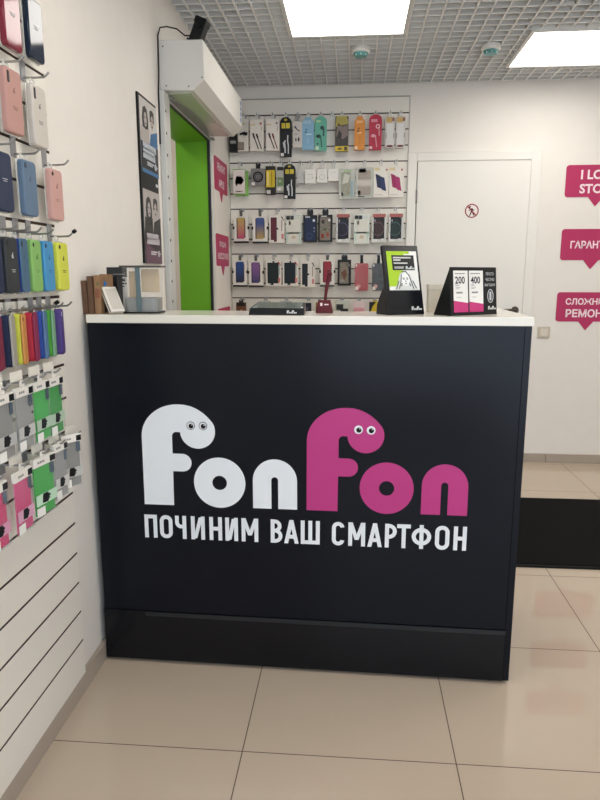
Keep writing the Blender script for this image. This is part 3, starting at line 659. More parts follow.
# fourth row
g4 = GB(3)
framedcase('white framed case box with a blue case, left end of fourth row', 'white framed blue case', -.794, 1.428, .1, .168, g4, gradient('#0d1330', '#274f8f', -.15, -.03))
framedcase('white framed case box with a purple case, fourth row', 'white framed purple case', -.683, 1.424, .103, .166, g4, gradient('#3a3a6a', '#7d5590', -.15, -.04))
windowbox('white box with a black green window, left of two alike in fourth row', 'left black window box', -.559, 1.431, .107, .177, g4, '#1b2626', '#b5474f')
windowbox('white box with a black blue window, right of two alike in fourth row', 'right black window box', -.441, 1.431, .107, .177, g4, '#1c252b', '#b5474f')
windowbox('white box with a narrow dark window and side print, fourth row', 'white box with narrow dark window', -.321, 1.424, .099, .18, g4, '#1d242b', '#3d3436', True)
framedcase('white framed case box with a red case, fourth row', 'white framed red case', -.186, 1.43, .1, .168, g4, '#96303c', base='#4a5254')
blackbox('black box with a patchwork coloured case, fourth row near the black poster stand', 'black box with patchwork case in fourth row', -.069, 1.432, .092, .175, g4,
         [('window', 'rr', .14, .08, .82, .9, .004, PAT), ('print', 'e', .78, .8, .09, .05, '#d8d8d4'), ('print', 'p', [(.25, .5), (.6, .65), (.7, .4), (.5, .2)], '#6a4430'), ('print', 'r', .2, .14, .5, .24, '#8d8d86')])
def bumper(lb, what, x, w, ca, cf):
    def ex(o):
        MB().prism([(-.012, -.004), (.012, -.004), (.008, .055), (-.008, .055)], .006, .010).build('hang_strap', BLACK, o)
        MB().prism(rrect(w+.006, .19, .014, 0, -.095), -.002, .018).build('clear_sleeve', FILM, o)
    bp_('phone_case_pack', lb, 'phone case pack', what, x, 1.408, w, .186, g4, .014, ca,
        [('print', 'p', [(.04, .06), (.3, .04), (.5, .2), (.2, .24)], '#d89a92'), ('print', 'p', [(.05, .03), (.25, .03), (.3, .14), (.06, .16)], '#ece4de'), ('print', 'r', .05, .88, .18, .96, '#e0dcd6'), ('print', 'r', .5, .42, .85, .44, cf)], 'round', extra=ex, part='case_shell', tab=False)
bumper('bright red bumper case hung by a black strap, fourth row', 'red bumper case', .049, .092, '#ab2d3c', '#c4525c')
bumper('dark navy bumper case hung by a black strap behind the poster stand', 'navy bumper case', .164, .085, '#1d2534', '#4d7a8c')
# bottom row, peeping over the counter
g5 = GB(0)
bp_('holder_pack', 'brown patterned pack with black top, left end of the bottom row', 'accessory pack', 'brown pack in the bottom row', -.791, 1.14, .07, .12, g5, .02, '#6e4a35',
    [('black_top', 'r', .1, .78, .9, 1, '#1d1b1a'), ('print', 'p', [(.15, .3), (.5, .62), (.85, .4), (.7, .1)], '#c08a5a')], tab=(.03, .02, '#1b1a19'))
bp_('holder_pack', 'clear pack with a grey top behind the black tray, left one', 'accessory pack', 'clear pack left behind the tray', -.626, 1.15, .09, .14, g5, .02, clear('#b9bbb6', .8), [('insert', 'r', .15, .1, .85, .8, '#8d918c')], 'round', part='film')
bp_('holder_pack', 'clear pack with a dark bar behind the black tray, right one', 'accessory pack', 'clear pack right behind the tray', -.476, 1.15, .088, .14, g5, .02, clear('#c4c6c2', .8), [('dark_bar', 'r', .1, .74, .9, .9, '#4a4c4a')], 'round', part='film')
bp_('holder_pack', 'small black pack at the right end of the tray, bottom row', 'accessory pack', 'small black pack in the bottom row', -.322, 1.138, .052, .12, g5, .02, '#1f2026', [('print', 'r', .2, .6, .6, .75, '#5a4a68')])
bp_('holder_pack', 'narrow ochre and black pack just left of the red phone stand', 'accessory pack', 'ochre and black pack', -.245, 1.142, .04, .12, g5, .02, '#8a742e', [('print', 'r', .1, .1, .9, .66, '#2a251c')])
bp_('holder_pack', 'clear pack with a black gadget, right of the red phone stand', 'accessory pack', 'clear pack with black gadget', -.082, 1.157, .093, .15, g5, .02, clear('#c9cbc2', .85), [('gadget', 'r', .08, .55, .6, .82, '#2b2c2a'), ('gadget', 'r', .4, .4, .95, .62, '#1f201f')], part='film')
bp_('holder_pack', 'clear pack with a pale pink insert, bottom row', 'accessory pack', 'pale pink pack', .037, 1.146, .084, .14, g5, .02, clear('#e3cfcf', .9), [('insert', 'r', .08, .1, .92, .72, '#cf929a')], part='film')
bp_('holder_pack', 'black and yellow pack next to the black poster stand, bottom row', 'accessory pack', 'black and yellow pack in the bottom row', .146, 1.146, .08, .15, g5, .02, '#1e1d1a', [('yellow_print', 'p', [(.1, .5), (.3, .8), (.6, 1), (.75, .98), (.72, .7), (.95, .52), (.6, .55)], '#c9ac22')], tab=(.028, .016, '#c9ac22'))

# ------------------------------------------------------------------ left wall: posters, shutter rails, air curtain
def photo_head(mb, cx, cz, s, skin, hair, long_hair, y):
    """tiny printed portrait: hair mass, face, shadow of brows and mouth"""
    if long_hair: mb.prism([(cx-.5*s, cz-1.3*s), (cx-.66*s, cz), (cx-.46*s, cz+.62*s), (cx, cz+.8*s), (cx+.4*s, cz+.62*s), (cx+.6*s, cz), (cx+.5*s, cz-1.3*s)], y, 0, hair)
    else: mb.prism([(cx-.45*s, cz), (cx-.44*s, cz+.66*s), (cx, cz+.78*s), (cx+.44*s, cz+.66*s), (cx+.45*s, cz)], y, 0, hair)
    mb.prism([(cx+.29*s*cos(2*pi*k/16), cz-.02*s+.45*s*sin(2*pi*k/16)) for k in range(16)], y-.0003, 0, skin)
    for sx in (-1, 1): mb.prism(rect(cx+sx*.16*s-.08*s, cz+.06*s, cx+sx*.16*s+.08*s, cz+.13*s), y-.0006, 0, hair)
    mb.prism(rect(cx-.13*s, cz-.3*s, cx+.13*s, cz-.23*s), y-.0006, 0, hair)
def poster(label, zc, h, w, blue):
    o = thing('poster', label, 'poster', (XL, 2.803, zc), pi/2, 'narrow wall posters by the doorway')
    MB().bx(-w/2-.014, w/2, -.008, 0, -h/2, h/2+(.010 if blue else 0)).build('backing_board', BLACK, o)
    sh = MB(); sh.bx(-w/2, w/2, -.0095, -.008, -h/2, h/2, 0)
    mats = [M('#cfccc8' if blue else '#b9b2ae', .35), M('#3a3836', .4), M('#b9b1ab', .4), M('#3f6f9c', .35), M('#2a2c34' if blue else '#3a3036', .35), M('#c9cfd6' if blue else '#cfc9cc', .4), M('#6a4a5c', .35)]
    y = -.0098
    photo_head(sh, -w*.2, h*.24, h*.22, 2, 1, True, y); photo_head(sh, w*.2, h*.25, h*.22, 2, 1, False, y)
    sh.prism([(-w*.45, h*.13), (-w*.2, h*.1), (0, h*.13), (0, -h*.1), (-w*.5, -h*.1)], y-.0004, -.009, 2 if blue else 1)
    sh.prism([(0, -h*.1), (w*.1, h*.08), (w*.5, h*.16), (w*.5, -h*.1)], y-.0007, -.009, 3 if blue else 1)
    sh.bx(-w/2, w/2, y-.0011, -.009, -h/2, -h*.08, 4)
    if blue: sh.bx(-w/2, w/2, y-.0013, -.009, -h/2, -h*.44, 3)
    else: sh.prism([(-w/2, -h/2), (w/2, -h/2), (w/2, -h*.40), (-w/2, -h*.2)], y-.0013, -.009, 6)
    sh.build('printed_sheet', mats, o)
    t = MB(); L = ['ГЕРОИ ДЛЯ', 'ГАДЖЕТОВ', 'МОСКВЫ'] if False else None
    for i, (a, b_) in enumerate(((-.42, .36), (-.42, .26), (-.42, .30)) if blue else ((-.4, .3), (-.4, .36))):
        zz = -h*(.13+.062*i); x = a*w
        while x < b_*w:
            ww = random.uniform(.008, .016); t.bx(x, min(x+ww, b_*w), y-.002, y-.0012, zz-.013, zz+.013, 0); x += ww+.004
    for i in range(2): t.bx(-.2*w, .2*w-.02*i, y-.002, y-.0013, -h*(.34+.03*i)-.003, -h*(.34+.03*i)+.003, 0)
    t.prism(circ(.3*w, -h*.36, .014, 14), y-.0021, y-.0012, 0); t.bx(.3*w, .42*w, y-.0021, y-.0012, -h*.37, -h*.345, 0)
    t.build('lettering', mats[5], o)
    return o
poster('narrow poster with two people and a blue patch, upper one left of the doorway', 1.886, .288, .225, True)
poster('narrow grey and mauve poster with two people, lower one left of the doorway', 1.529, .298, .225, False)
o = thing('poster_gap_strip', 'black strip with a small white logo between the two narrow posters', 'strip', (XL, 2.803, 1.710), pi/2)
MB().bx(-.1265, .1125, -.0075, 0, -.0315, .0315).build('strip', BLACK, o)
MB().bx(.07, .105, -.0082, -.007, -.006, .006).build('logo', M('#c9cbd0', .4), o)

RAIL = M('#cfcfcb', .4, .1, name='painted_steel')
o = thing('shutter_rail', 'pale grey perforated steel rail left of the green doorway', 'rail', (XL, 2.99, 0))
MB().bx(0, .026, 0, .088, 0, 2.126).build('rail', RAIL, o, .003)
hl = MB()
for k in range(22): hl.tube([(.0255, .018, .1+.0925*k), (.0275, .018, .1+.0925*k)], .0065, 10)
hl.build('hole_row', M('#3a3d40', .6), o)
MB().bx(.0, .016, .0885, .110, 0, 2.1).build('edge_seal', M('#f0eee6', .5), o)
o = thing('shutter_rail', 'thin dark rail along the far edge of the green doorway', 'rail', (XL, D1-.004, 0))
MB().bx(-.004, .010, 0, .026, 0, 2.112).build('rail', M('#26282a', .5), o)
MB().bx(0, .02, .026, .075, 0, 2.118).build('cover_strip', M('#dedad3', .45), o, .002)
# roller shutter cover above the doorway
o = thing('roller_shutter', 'grey shutter cover plate between green lintel and white air curtain', 'shutter', (XL, 3.0, 2.1))
MB().bx(0, .012, .02, 1.0, .004, .022).build('cover_plate', M('#b4b2ae', .5), o)
cb = MB(); n = 14
pts = [(.012+.05*sin(pi*k/n), .06+.91*k/n) for k in range(n+1)]
vs = [(x, y_, .016) for x, y_ in pts]+[(0.012, y_, .016) for x, y_ in pts]+[(x, y_, .0215) for x, y_ in pts]+[(0.012, y_, .0215) for x, y_ in pts]
m_ = n+1; fs = []
for k in range(n):
    fs += [(k, k+1, m_+k+1, m_+k), (2*m_+k, 3*m_+k, 3*m_+k+1, 2*m_+k+1), (k, 2*m_+k, 2*m_+k+1, k+1)]
cb.add(vs, fs); cb.build('curved_guide', M('#8a8a88', .5), o)
MB().bx(-.004, .013, .02, 1.0, -.001, .004).build('lower_edge', BLACK, o)
for yy in (.07, .95): MB().bx(.01, .04, yy, yy+.04, .006, .016).build('bracket', M('#8f8f8c', .4), o)
# air curtain
o = thing('air_curtain', 'long white air curtain box mounted above the green doorway', 'air curtain', (XL, 3.02, 0))
pf = [(0, 2.132), (.150, 2.128), (.199, 2.173), (.198, 2.334), (0, 2.336)]
LEN = .985
vs = [(x, 0, z) for x, z in pf]+[(x, LEN, z) for x, z in pf]; n = 5
cbm = MB(); cbm.add(vs, [tuple(range(n)), tuple(range(2*n-1, n-1, -1))]+[(i, n+i, n+(i+1) % n, (i+1) % n) for i in range(n)])
cbm.build('housing', M('#dedbd5', .35, name='white_enamel'), o, .004)
ol = MB(); ol.bx(.028, .128, .03, .60, 2.1235, 2.130); ol.build('air_outlet', M('#b9bcae', .22), o)
MB().bx(.03, .126, .62, .95, 2.1245, 2.130).build('bottom_panel', M('#d9cfc8', .2), o)
ll = MB()
for k in range(4): ll.bx(.1985, .1995, .93, .965, 2.20+.03*k, 2.222+.03*k)
ll.build('blue_label', M('#6f83b0', .4), o)
sc = MB()
for x, z in ((.19, 2.18), (.03, 2.15), (.13, 2.145), (.02, 2.31)): sc.tube([(x, .001, z), (x, -.0015, z)], .0035, 8)
sc.build('screw', M('#6a6a68', .4, .6), o)
# little camera on top and its cable
o = thing('security_camera', 'small black camera leaning on top of the white air curtain', 'camera', (-.715, 3.07, 2.336), rot=(0, R(24), R(-8)))
MB().prism(rrect(.052, .10, .008, 0, .052), -.024, .024).build('body', M('#121517', .4), o, .003)
MB().prism(rrect(.056, .028, .006, 0, .088), -.028, .027).build('visor', M('#0c0f10', .35), o, .002)
MB().tube([(0, -.024, .07), (0, -.031, .07)], .014, 18).build('lens', M('#05060a', .08), o)
MB().bx(-.03, .03, -.03, .03, -.003, .004).build('foot', M('#0f1112', .5), o)
o = thing('camera_cable', 'thin black cable looping from the little camera down the wall', 'cable', (0, 0, 0))
MB().tube([(-.738, 3.07, 2.366), (-.76, 3.065, 2.366), (-.79, 3.05, 2.388), (-.83, 3.03, 2.392), (-.855, 3.012, 2.383), (-.863, 3.004, 2.35), (-.8645, 3.003, 2.28), (-.8645, 3.001, 2.2), (-.8645, 2.985, 2.12), (-.8645, 2.982, 1.9)], .0032, 8).build('wire', M('#17191a', .5), o)

# beyond the doorway
o = thing('storage_cabinet', 'low white cabinet in the side room beyond the green doorway', 'cabinet', (-1.42, 4.4, 0))
MB().bx(-.25, .25, -.2, .2, 0, .95).build('body', M('#e6e3dc', .5), o, .004)
MB().bx(-.24, .24, -.21, -.2, .05, .93).build('door', M('#eceae4', .45), o, .003)
o = thing('cardboard_box', 'small brown cardboard box glimpsed through the green doorway', 'box', (-1.36, 4.36, .95))
MB().bx(-.11, .11, -.09, .09, 0, .2).build('carton', M('#9b7a55', .7), o, .002)
MB().bx(-.112, .112, -.02, .02, .195, .202).build('packing_tape', M('#b79a70', .4), o)

# ------------------------------------------------------------------ the counter
CA = R(-1.2542)
ctr = thing('reception_counter', 'tall black reception counter with white top and a white and pink logo', 'counter', (-.8488, 2.025, 0), CA)
CBLK = M('#10131b', .24, spec=.16, name='black_laminate')
KICK = M('#080c13', .2, 0., .3, name='kick_black')
LU = 1.3797
MB().bx(.003, LU-.022, -.004, .014, .196, 1.183).build('front_panel', CBLK, ctr)
MB().bx(LU-.0205, LU-.001, -.004, .6, .012, 1.183).build('side_panel', CBLK, ctr)
MB().bx(0, .018, .014, .26, .012, 1.183).build('side_panel', CBLK, ctr)
MB().bx(.018, LU-.02, .24, .256, .05, 1.183).build('rear_panel', CBLK, ctr)
MB().bx(.001, LU-.022, -.007, .012, .012, .1945).build('kick_plate', KICK, ctr)
MB().bx(.149, LU-.022, -.0085, -.0068, .178, .193).build('kick_trim', M('#23262a', .22), ctr)
for u in (.086, .6946, 1.32): MB().lathe([(.011, 0), (.013, .003), (.011, .013)], (u, .02, 0), 16).build('foot', BLACK, ctr)
top = MB()
tp = [(0, -.006), (LU+.004, -.006), (LU+.004, .74), (LU-.33, .74), (LU-.33, .262), (0, .262)]
n = len(tp); top.add([(x, y_, 1.183) for x, y_ in tp]+[(x, y_, 1.209) for x, y_ in tp], [tuple(range(n-1, -1, -1)), tuple(range(n, 2*n))]+[(i, (i+1) % n, n+(i+1) % n, n+i) for i in range(n)])
top.build('countertop', M('#e8e3d7', .16, spec=.5, name='white_worktop'), ctr, .0012)
# logo: worm-headed f, fat o and n
def arcp(cx, cz, rx, rz, a0, a1, n): return [(cx+rx*cos(R(a0+(a1-a0)*k/n)), cz+rz*sin(R(a0+(a1-a0)*k/n))) for k in range(n+1)]
def glyph_f():
    p = [(.1643, .582), (.1648, .8148)]
    p += arcp(.2894, .8148, .1246, .109, 180, 90, 14)[1:]
    p += [(.310, .9227), (.330, .9185), (.349, .9105), (.367, .8995), (.382, .887), (.394, .874)]
    p += arcp(.3512, .8363, .058, .058, 27, -176, 28)
    p += arcp(.281, .8175, .0150, .0150, 70, 180, 8)
    p += [(.266, .7595)]
    p += arcp(.299, .7293, .0295, .0298, 90, -90, 12)
    p += [(.2655, .6995), (.2645, .582)]
    return p[::-1]
def glyph_n():
    p = [(.5303, .582)]+arcp(.6028, .677, .0722, .0725, 180, 0, 24)+[(.6752, .582), (.6134, .582)]
    p += arcp(.6022, .6785, .0112, .0112, 0, 180, 10)+[(.591, .582)]
    return p
LW = M('#e9edf1', .35, name='logo_white'); LP = M('#bb3a80', .35, name='logo_pink')
y = -.0048
def eye(parent, cx, cz, dark):
    e = MB(); e.prism(circ(cx, cz, .0138, 26), y-.0012, y, 0 if dark else 1); e.prism(circ(cx, cz, .0118, 26), y-.0016, y, 1)
    e.prism(circ(cx+.001, cz-.001, .0082, 22), y-.0020, y, 2); e.prism(circ(cx+.004, cz+.003, .0018, 10), y-.0024, y, 1)
    e.build('eye', [M('#2a2d33', .4), M('#e9ecef', .3), BLACKG], parent)
for off, m_, dk, nm in ((0, LW, True, 'white'), (.5418, LP, False, 'pink')):
    q = MB(); q.prism([(a+off, b_) for a, b_ in glyph_f()], y, -.003)
    fo = tag(q.build('logo_letter', m_, ctr), '%s letter f with a worm head' % nm)
    eye(fo, .3301+off-.002*(off > 0), .8545, dk); eye(fo, .3704+off-.003*(off > 0), .8545-.001*(off > 0), dk)
    q = MB(); q.ring(circ(.4202+off, .6645, .0855, 56), circ(.4204+off, .6643, .0243, 56), y, -.003); tag(q.build('logo_letter', m_, ctr), '%s fat letter o' % nm)
    q = MB(); q.prism([(a+off, b_) for a, b_ in glyph_n()], y, -.003); tag(q.build('logo_letter', m_, ctr), '%s fat letter n' % nm)
# slogan in a condensed technical alphabet drawn stroke by stroke
ZB, ZT, SW = .4645, .5455, .0128
class Slogan(MB):
    k = 0
    def add(s, vs, fs, m=0, smooth=False):      # each stroke a hair proud of the last, so overlapping strokes never share a plane
        s.k += 1
        return MB.add(s, [(v[0], v[1]-.00006*(s.k % 9), v[2]) for v in vs], fs, m, smooth)
    def vb(s, x): s.prism(rect(x, ZB, x+SW, ZT), y, -.003)
    def hb(s, x0, x1, z): s.prism(rect(x0, z, x1, z+SW), y, -.003)
    def diag(s, xa, za, xb, zb, w=SW): s.prism([(xa, za), (xa+w, za), (xb+w, zb), (xb, zb)], y, -.003)
    def o(s, x0, x1, z0=ZB, z1=ZT):
        w, h = x1-x0, z1-z0; r = w/2*.98
        s.ring(rrect(w, h, r, (x0+x1)/2, (z0+z1)/2, 8), rrect(w-2*SW, h-2*SW, max(r-SW, .003), (x0+x1)/2, (z0+z1)/2, 8), y, -.003)
sl = Slogan()
def P_(x0, x1): sl.vb(x0); sl.vb(x1-SW); sl.hb(x0, x1, ZT-SW)
def I_(x0, x1): sl.vb(x0); sl.vb(x1-SW); sl.diag(x0+SW*.55, ZB+.004, x1-SW*1.55, ZT-.004, SW)
def N_(x0, x1): sl.vb(x0); sl.vb(x1-SW); sl.hb(x0, x1, (ZB+ZT)/2-SW/2)
def M_(x0, x1):
    sl.vb(x0); sl.vb(x1-SW); xm = (x0+x1)/2
    sl.diag(x0+.001, ZT, xm-SW/2, ZB+.022, SW); sl.diag(x1-SW-.001, ZT, xm-SW/2, ZB+.022, SW)
def A_(x0, x1):
    xm = (x0+x1)/2; sl.diag(x0, ZB, xm-SW/2, ZT, SW); sl.diag(x1-SW, ZB, xm-SW/2, ZT, SW); sl.hb(x0+.009, x1-.009, ZB+.017)
def halfring(x0, x1, z0, z1):
    """D-shaped bow opening left onto a stem"""
    r = (z1-z0)/2; cz = (z0+z1)/2; w = x1-x0
    a = [(x0, z0)]+arcp(x1-min(r, w*.75), cz, min(r, w*.75), r, -90, 90, 10)+[(x0, z1)]
    ri = r-SW; b_ = [(x0, z0+SW)]+arcp(x1-min(r, w*.75), cz, min(r, w*.75)-SW, ri, -90, 90, 10)+[(x0, z1-SW)]
    n = len(a); vs = [(px_, y, pz) for px_, pz in a+b_]
    sl.add(vs, [(i, i+1, n+i+1, n+i) for i in range(n-1)])
P_(.1605, .2035); sl.o(.213, .2565)
x0, x1 = .266, .3035; sl.vb(x1-SW)
uo = [(x0, ZT)]+[(x0, .522)]+arcp(x0+.019, .522, .019, .0205, 180, 270, 8)+[(x1-SW*.5, .5015)]
ui = [(x0+SW, ZT)]+[(x0+SW, .524)]+arcp(x0+.0205, .524, .0077, .0097, 180, 270, 8)+[(x1-SW*.5, .5143)]
sl.add([(a, y, b_) for a, b_ in uo+ui], [(i, len(uo)+i, len(uo)+i+1, i+1) for i in range(len(uo)-1)])
I_(.3198, .3665); N_(.382, .4248); I_(.4358, .4783); M_(.4905, .5462)
sl.vb(.5878); halfring(.5878, .6240, (ZB+ZT)/2-SW*.35, ZT); halfring(.5878, .6268, ZB, (ZB+ZT)/2+SW*.65)
A_(.6325, .680)
sl.vb(.6873); sl.vb(.7495-SW); sl.vb(.7184-SW/2); sl.hb(.6873, .7495, ZB)
cx0, cx1 = .7892, .830
co = arcp((cx0+cx1)/2, ZT-.0204, .0204, .0204, 8, 180, 12)+arcp((cx0+cx1)/2, ZB+.0204, .0204, .0204, 180, 352, 12)
ci = arcp((cx0+cx1)/2, ZT-.0204, .0204-SW, .0204-SW, 8, 180, 12)+arcp((cx0+cx1)/2, ZB+.0204, .0204-SW, .0204-SW, 180, 352, 12)
sl.add([(a, y, b_) for a, b_ in co+ci], [(i, len(co)+i, len(co)+i+1, i+1) for i in range(len(co)-1)])
M_(.8425, .8972); A_(.9048, .9515)
sl.vb(.9608); halfring(.9608, .9985, (ZB+ZT)/2-SW*.8, ZT)
sl.hb(.9992, 1.0425, ZT-SW); sl.vb(1.0208-SW/2)
sl.o(1.0462, 1.1082, ZB+.012, ZT-.010); sl.vb(1.0772-SW/2)
sl.o(1.1205, 1.1655); N_(1.1787, 1.2195)
sl.build('slogan_lettering', LW, ctr)

# ------------------------------------------------------------------ things on the counter
ZT_ = 1.2092
# tiny logo strip reused on the stands
def mini_logo(parent, cx, cz, h, y_, col='#d9dbd8', name='logo'):
    k = h/.342; q = MB(); U0 = .6905
    for off in (0, .5418):
        q.prism([(cx+(a+off-U0)*k, cz+(b_-.753)*k) for a, b_ in glyph_f()], y_, y_+.0008)
        q.ring(circ(cx+(.42+off-U0)*k, cz+(.6645-.753)*k, .0855*k, 20), circ(cx+(.42+off-U0)*k, cz+(.6645-.753)*k, .024*k, 20), y_, y_+.0008)
        q.prism([(cx+(a+off-U0)*k, cz+(b_-.753)*k) for a, b_ in glyph_n()], y_, y_+.0008)
    return q.build(name, M(col, .4), parent)
# poster stand with lime poster
ps = thing('poster_stand', 'black counter stand leaning back with a lime green and white portrait poster', 'display stand', (.166, 2.087, ZT_), R(26))
LEAN = R(-15)
w_, h_ = .128, .222
def leaned(mb, name, mats, bev=0):
    o = mb.build(name, mats, ps, bev); o.rotation_euler = (LEAN, 0, 0); return o
leaned(MB().prism(rrect(w_, h_, .003, 0, h_/2), -.002, .010), 'board', M('#14161a', .2), .001)
def edge(mb): return mb
ph = MB(); yy = -.0032
ph.bx(-.052, .056, yy, -.002, .078, .203, 0)
ph.prism([(-.052, .09), (-.008, .09), (.012, .203), (-.052, .203)], yy-.0003, -.002, 1)
ph.prism([(-.034, .203), (.028, .203), (.030, .195), (-.034, .193)], yy-.0004, -.002, 1)
ph.bx(-.035, .045, yy-.0008, -.002, .142, .190, 2)
leaned(ph, 'poster_sheet', [M('#ecebe6', .3), M('#a6c92c', .3), M('#16181a', .3)])
fc = MB(); y2 = yy-.0012
fc.prism([(-.036, .079), (-.022, .10), (-.012, .128), (.006, .142), (.026, .128), (.036, .102), (.05, .079)], yy-.0006, -.002, 0)
fc.prism([(.007+.0155*cos(2*pi*k/20), .112+.021*sin(2*pi*k/20)) for k in range(20)], y2, -.002, 1)
for pts in ([(-.018, .082), (-.010, .105), (-.006, .128)], [(-.028, .082), (-.017, .108)], [(.034, .082), (.027, .106), (.020, .128)], [(.044, .084), (.033, .108)], [(-.004, .136), (.010, .139), (.022, .122)], [(-.010, .090), (-.006, .100)], [(.024, .090), (.020, .102)]):
    for (a, b_), (c2, d2) in zip(pts, pts[1:]):
        L = math.hypot(c2-a, d2-b_); nx, nz = -(d2-b_)/L*.0013, (c2-a)/L*.0013
        fc.prism([(a+nx, b_+nz), (a-nx, b_-nz), (c2-nx, d2-nz), (c2+nx, d2+nz)], y2-.0003, -.002, 2)
for sx in (-1, 1):
    fc.prism(rect(.007+sx*.0065-.0038, .1155, .007+sx*.0065+.0038, .1175), y2-.0004, -.002, 2)
    fc.prism(rect(.007+sx*.0065-.0028, .1115, .007+sx*.0065+.0028, .1138), y2-.0004, -.002, 2)
fc.prism([(.0055, .104), (.0095, .104), (.008, .111)], y2-.0004, -.002, 2)
fc.prism([(.002, .0985), (.007, .0998), (.012, .0985), (.007, .0962)], y2-.0004, -.002, 2)
leaned(fc, 'portrait_print', [M('#d8d8d4', .3), M('#f0efec', .3), M('#1c1d1f', .3)])
tx = MB(); rr = random.Random(3)
for x0_, x1_, zz, hh, g_ in ((-.030, .034, .182, .0034, .0012), (-.030, -.004, .1745, .0034, .0012), (-.029, .020, .1645, .003, .0012), (-.028, .006, .152, .0016, .001), (-.028, .004, .1485, .0016, .001)):
    x = x0_
    while x < x1_: 
        ww = rr.uniform(.002, .0042); tx.bx(x, min(x+ww, x1_), y2, -.0025, zz-hh/2*1.4, zz+hh/2*1.4); x += ww+g_*.6
leaned(tx, 'lettering', M('#dcdcd8', .4))
ml = mini_logo(ps, .028, .150, .010, y2); ml.rotation_euler = (LEAN, 0, 0)
ml = mini_logo(ps, .038, .02, .012, -.003); ml.rotation_euler = (LEAN, 0, 0)
MB().prism([(0, 0), (.075, 0), (.072, .028), (.045, .07), (.014, .10)], -.003, .003).build('easel_leg', M('#191b1f', .4), ps, loc=(-.058, .012, 0), rot=(0, 0, R(90)))
MB().prism([(0, 0), (.075, 0), (.072, .028), (.045, .07), (.014, .10)], -.003, .003).build('easel_leg', M('#191b1f', .4), ps, loc=(.055, .012, 0), rot=(0, 0, R(90)))
# price tent
pt = thing('price_stand', 'black tent-shaped price stand with 200 and 400 price cards', 'display stand', (.297, 2.035, ZT_), R(35))
W_, H_ = .196, .147; sb = .014
L2 = -math.atan2(sb, H_); HH = math.hypot(sb, H_)
def lp(mb, name, mats, bev=0):
    o = mb.build(name, mats, pt, bev); o.rotation_euler = (L2, 0, 0); return o
lp(MB().bx(0, W_, 0, .004, 0, HH), 'front_board', M('#111316', .3), .0008)
bk = MB(); bk.add([(x, yb_, z) for x in (.0005, .004) for yb_, z in ((.004, .0), (.080, .0), (sb+.002, H_-.002))]+[(x, yb_, z) for x in (W_-.004, W_-.0005) for yb_, z in ((.004, .0), (.080, .0), (sb+.002, H_-.002))],
    [(0, 2, 1), (3, 4, 5), (0, 1, 4, 3), (1, 2, 5, 4), (2, 0, 3, 5), (6, 8, 7), (9, 10, 11), (6, 7, 10, 9), (7, 8, 11, 10), (8, 6, 9, 11)])
bk.build('side_panel', M('#0c0d10', .45), pt)
rb = MB(); rb.add([(0.004, .080, 0), (W_-.004, .080, 0), (W_-.004, sb+.004, H_), (.004, sb+.004, H_), (0.004, .077, 0), (W_-.004, .077, 0), (W_-.004, sb+.001, H_), (.004, sb+.001, H_)], [(0, 1, 2, 3), (7, 6, 5, 4), (0, 4, 5, 1), (3, 2, 6, 7)])
rb.build('rear_board', M('#0c0d10', .45), pt)
for i, (x0_, pr, sl_) in enumerate(((.012, '200', .0), (.077, '400', -.004))):
    cd = MB(); x1_ = x0_+.059
    cd.bx(x0_, x1_, -.0012, 0, .010, .137, 0)
    cd.prism([(x0_, .010), (x1_, .010), (x1_, .038+sl_), (x0_, .046+sl_)], -.0016, 0, 1)
    textpolys(cd, pr, x0_+.026, .108, .022, -.0018, 2, bold=.02, maxw=.040)
    for zz, a, b_, hh in ((.128, .006, .046, .0026), (.0925, .007, .022, .0024), (.086, .008, .028, .0014), (.082, .008, .022, .0014), (.07, .010, .036, .005), (.056, .010, .03, .0012)):
        rr = random.Random(int(zz*1e4)+i); x = x0_+a
        while x < x0_+b_:
            ww = rr.uniform(.002, .005); cd.bx(x, min(x+ww, x0_+b_), -.0018, 0, zz-hh/2, zz+hh/2, 3); x += ww+.0008
    tag(lp(cd, 'price_card', [M('#eceae5', .4), M('#c33a78', .4), M('#232326', .5), M('#8c8a88', .5)]), 'white price card with a magenta foot reading %s' % pr)
lt = MB()
for i, s in enumerate(('ПРОСТО', 'ЧЕСТНО', 'ВЫГОДНО')): textpolys(lt, s, .166, .127-.0175*i, .0095, -.0012, 0, bold=.015, maxw=[.034, .038, .045][i])
lt.ring(circ(.168, .058, .013, 28, .0215), circ(.168, .058, .0106, 28, .019), -.0014, -.0002)
lt.prism(rrect(.008, .028, .003, .168, .058, 4), -.0014, -.0002); 
lp(lt, 'lettering', M('#c3c5c9', .4)); ml = mini_logo(pt, .174, .021, .011, -.0012); ml.rotation_euler = (L2, 0, 0)
# tray
tr = thing('coin_tray', 'flat black counter tray with glassy grey top and small white logo', 'tray', (-.240, 2.04, ZT_), R(-1))
vs = [(-.090, 0, 0), (.086, 0, 0), (.080, .13, 0), (-.084, .13, 0), (-.086, .004, .021), (.084, .004, .021), (.079, .13, .034), (-.083, .13, .034)]
MB().add(vs, [(3, 2, 1, 0), (4, 5, 6, 7), (0, 1, 5, 4), (1, 2, 6, 5), (2, 3, 7, 6), (3, 0, 4, 7)]).build('body', M('#0b0d0f', .3), tr, .0015)
MB().add([(-.080, .010, .0222), (.074, .010, .0222), (.071, .124, .0345), (-.077, .124, .0345), (-.080, .010, .0205), (.074, .010, .0205), (.071, .124, .033), (-.077, .124, .033)], [(0, 1, 2, 3), (0, 4, 5, 1), (1, 5, 6, 2), (2, 6, 7, 3), (3, 7, 4, 0)]).build('glass_plate', M('#566663', .18), tr)
MB().box((-.070, .012, .0235), (.016, .008, .001)).build('corner_sticker', M('#c9d0ce', .4), tr)
mini_logo(tr, .047, .010, .010, -.0015)
MB().lathe([(.0035, 0), (.0035, .003)], (.078, .012, .022), 10).build('screw', M('#e6e6e2', .3), tr)
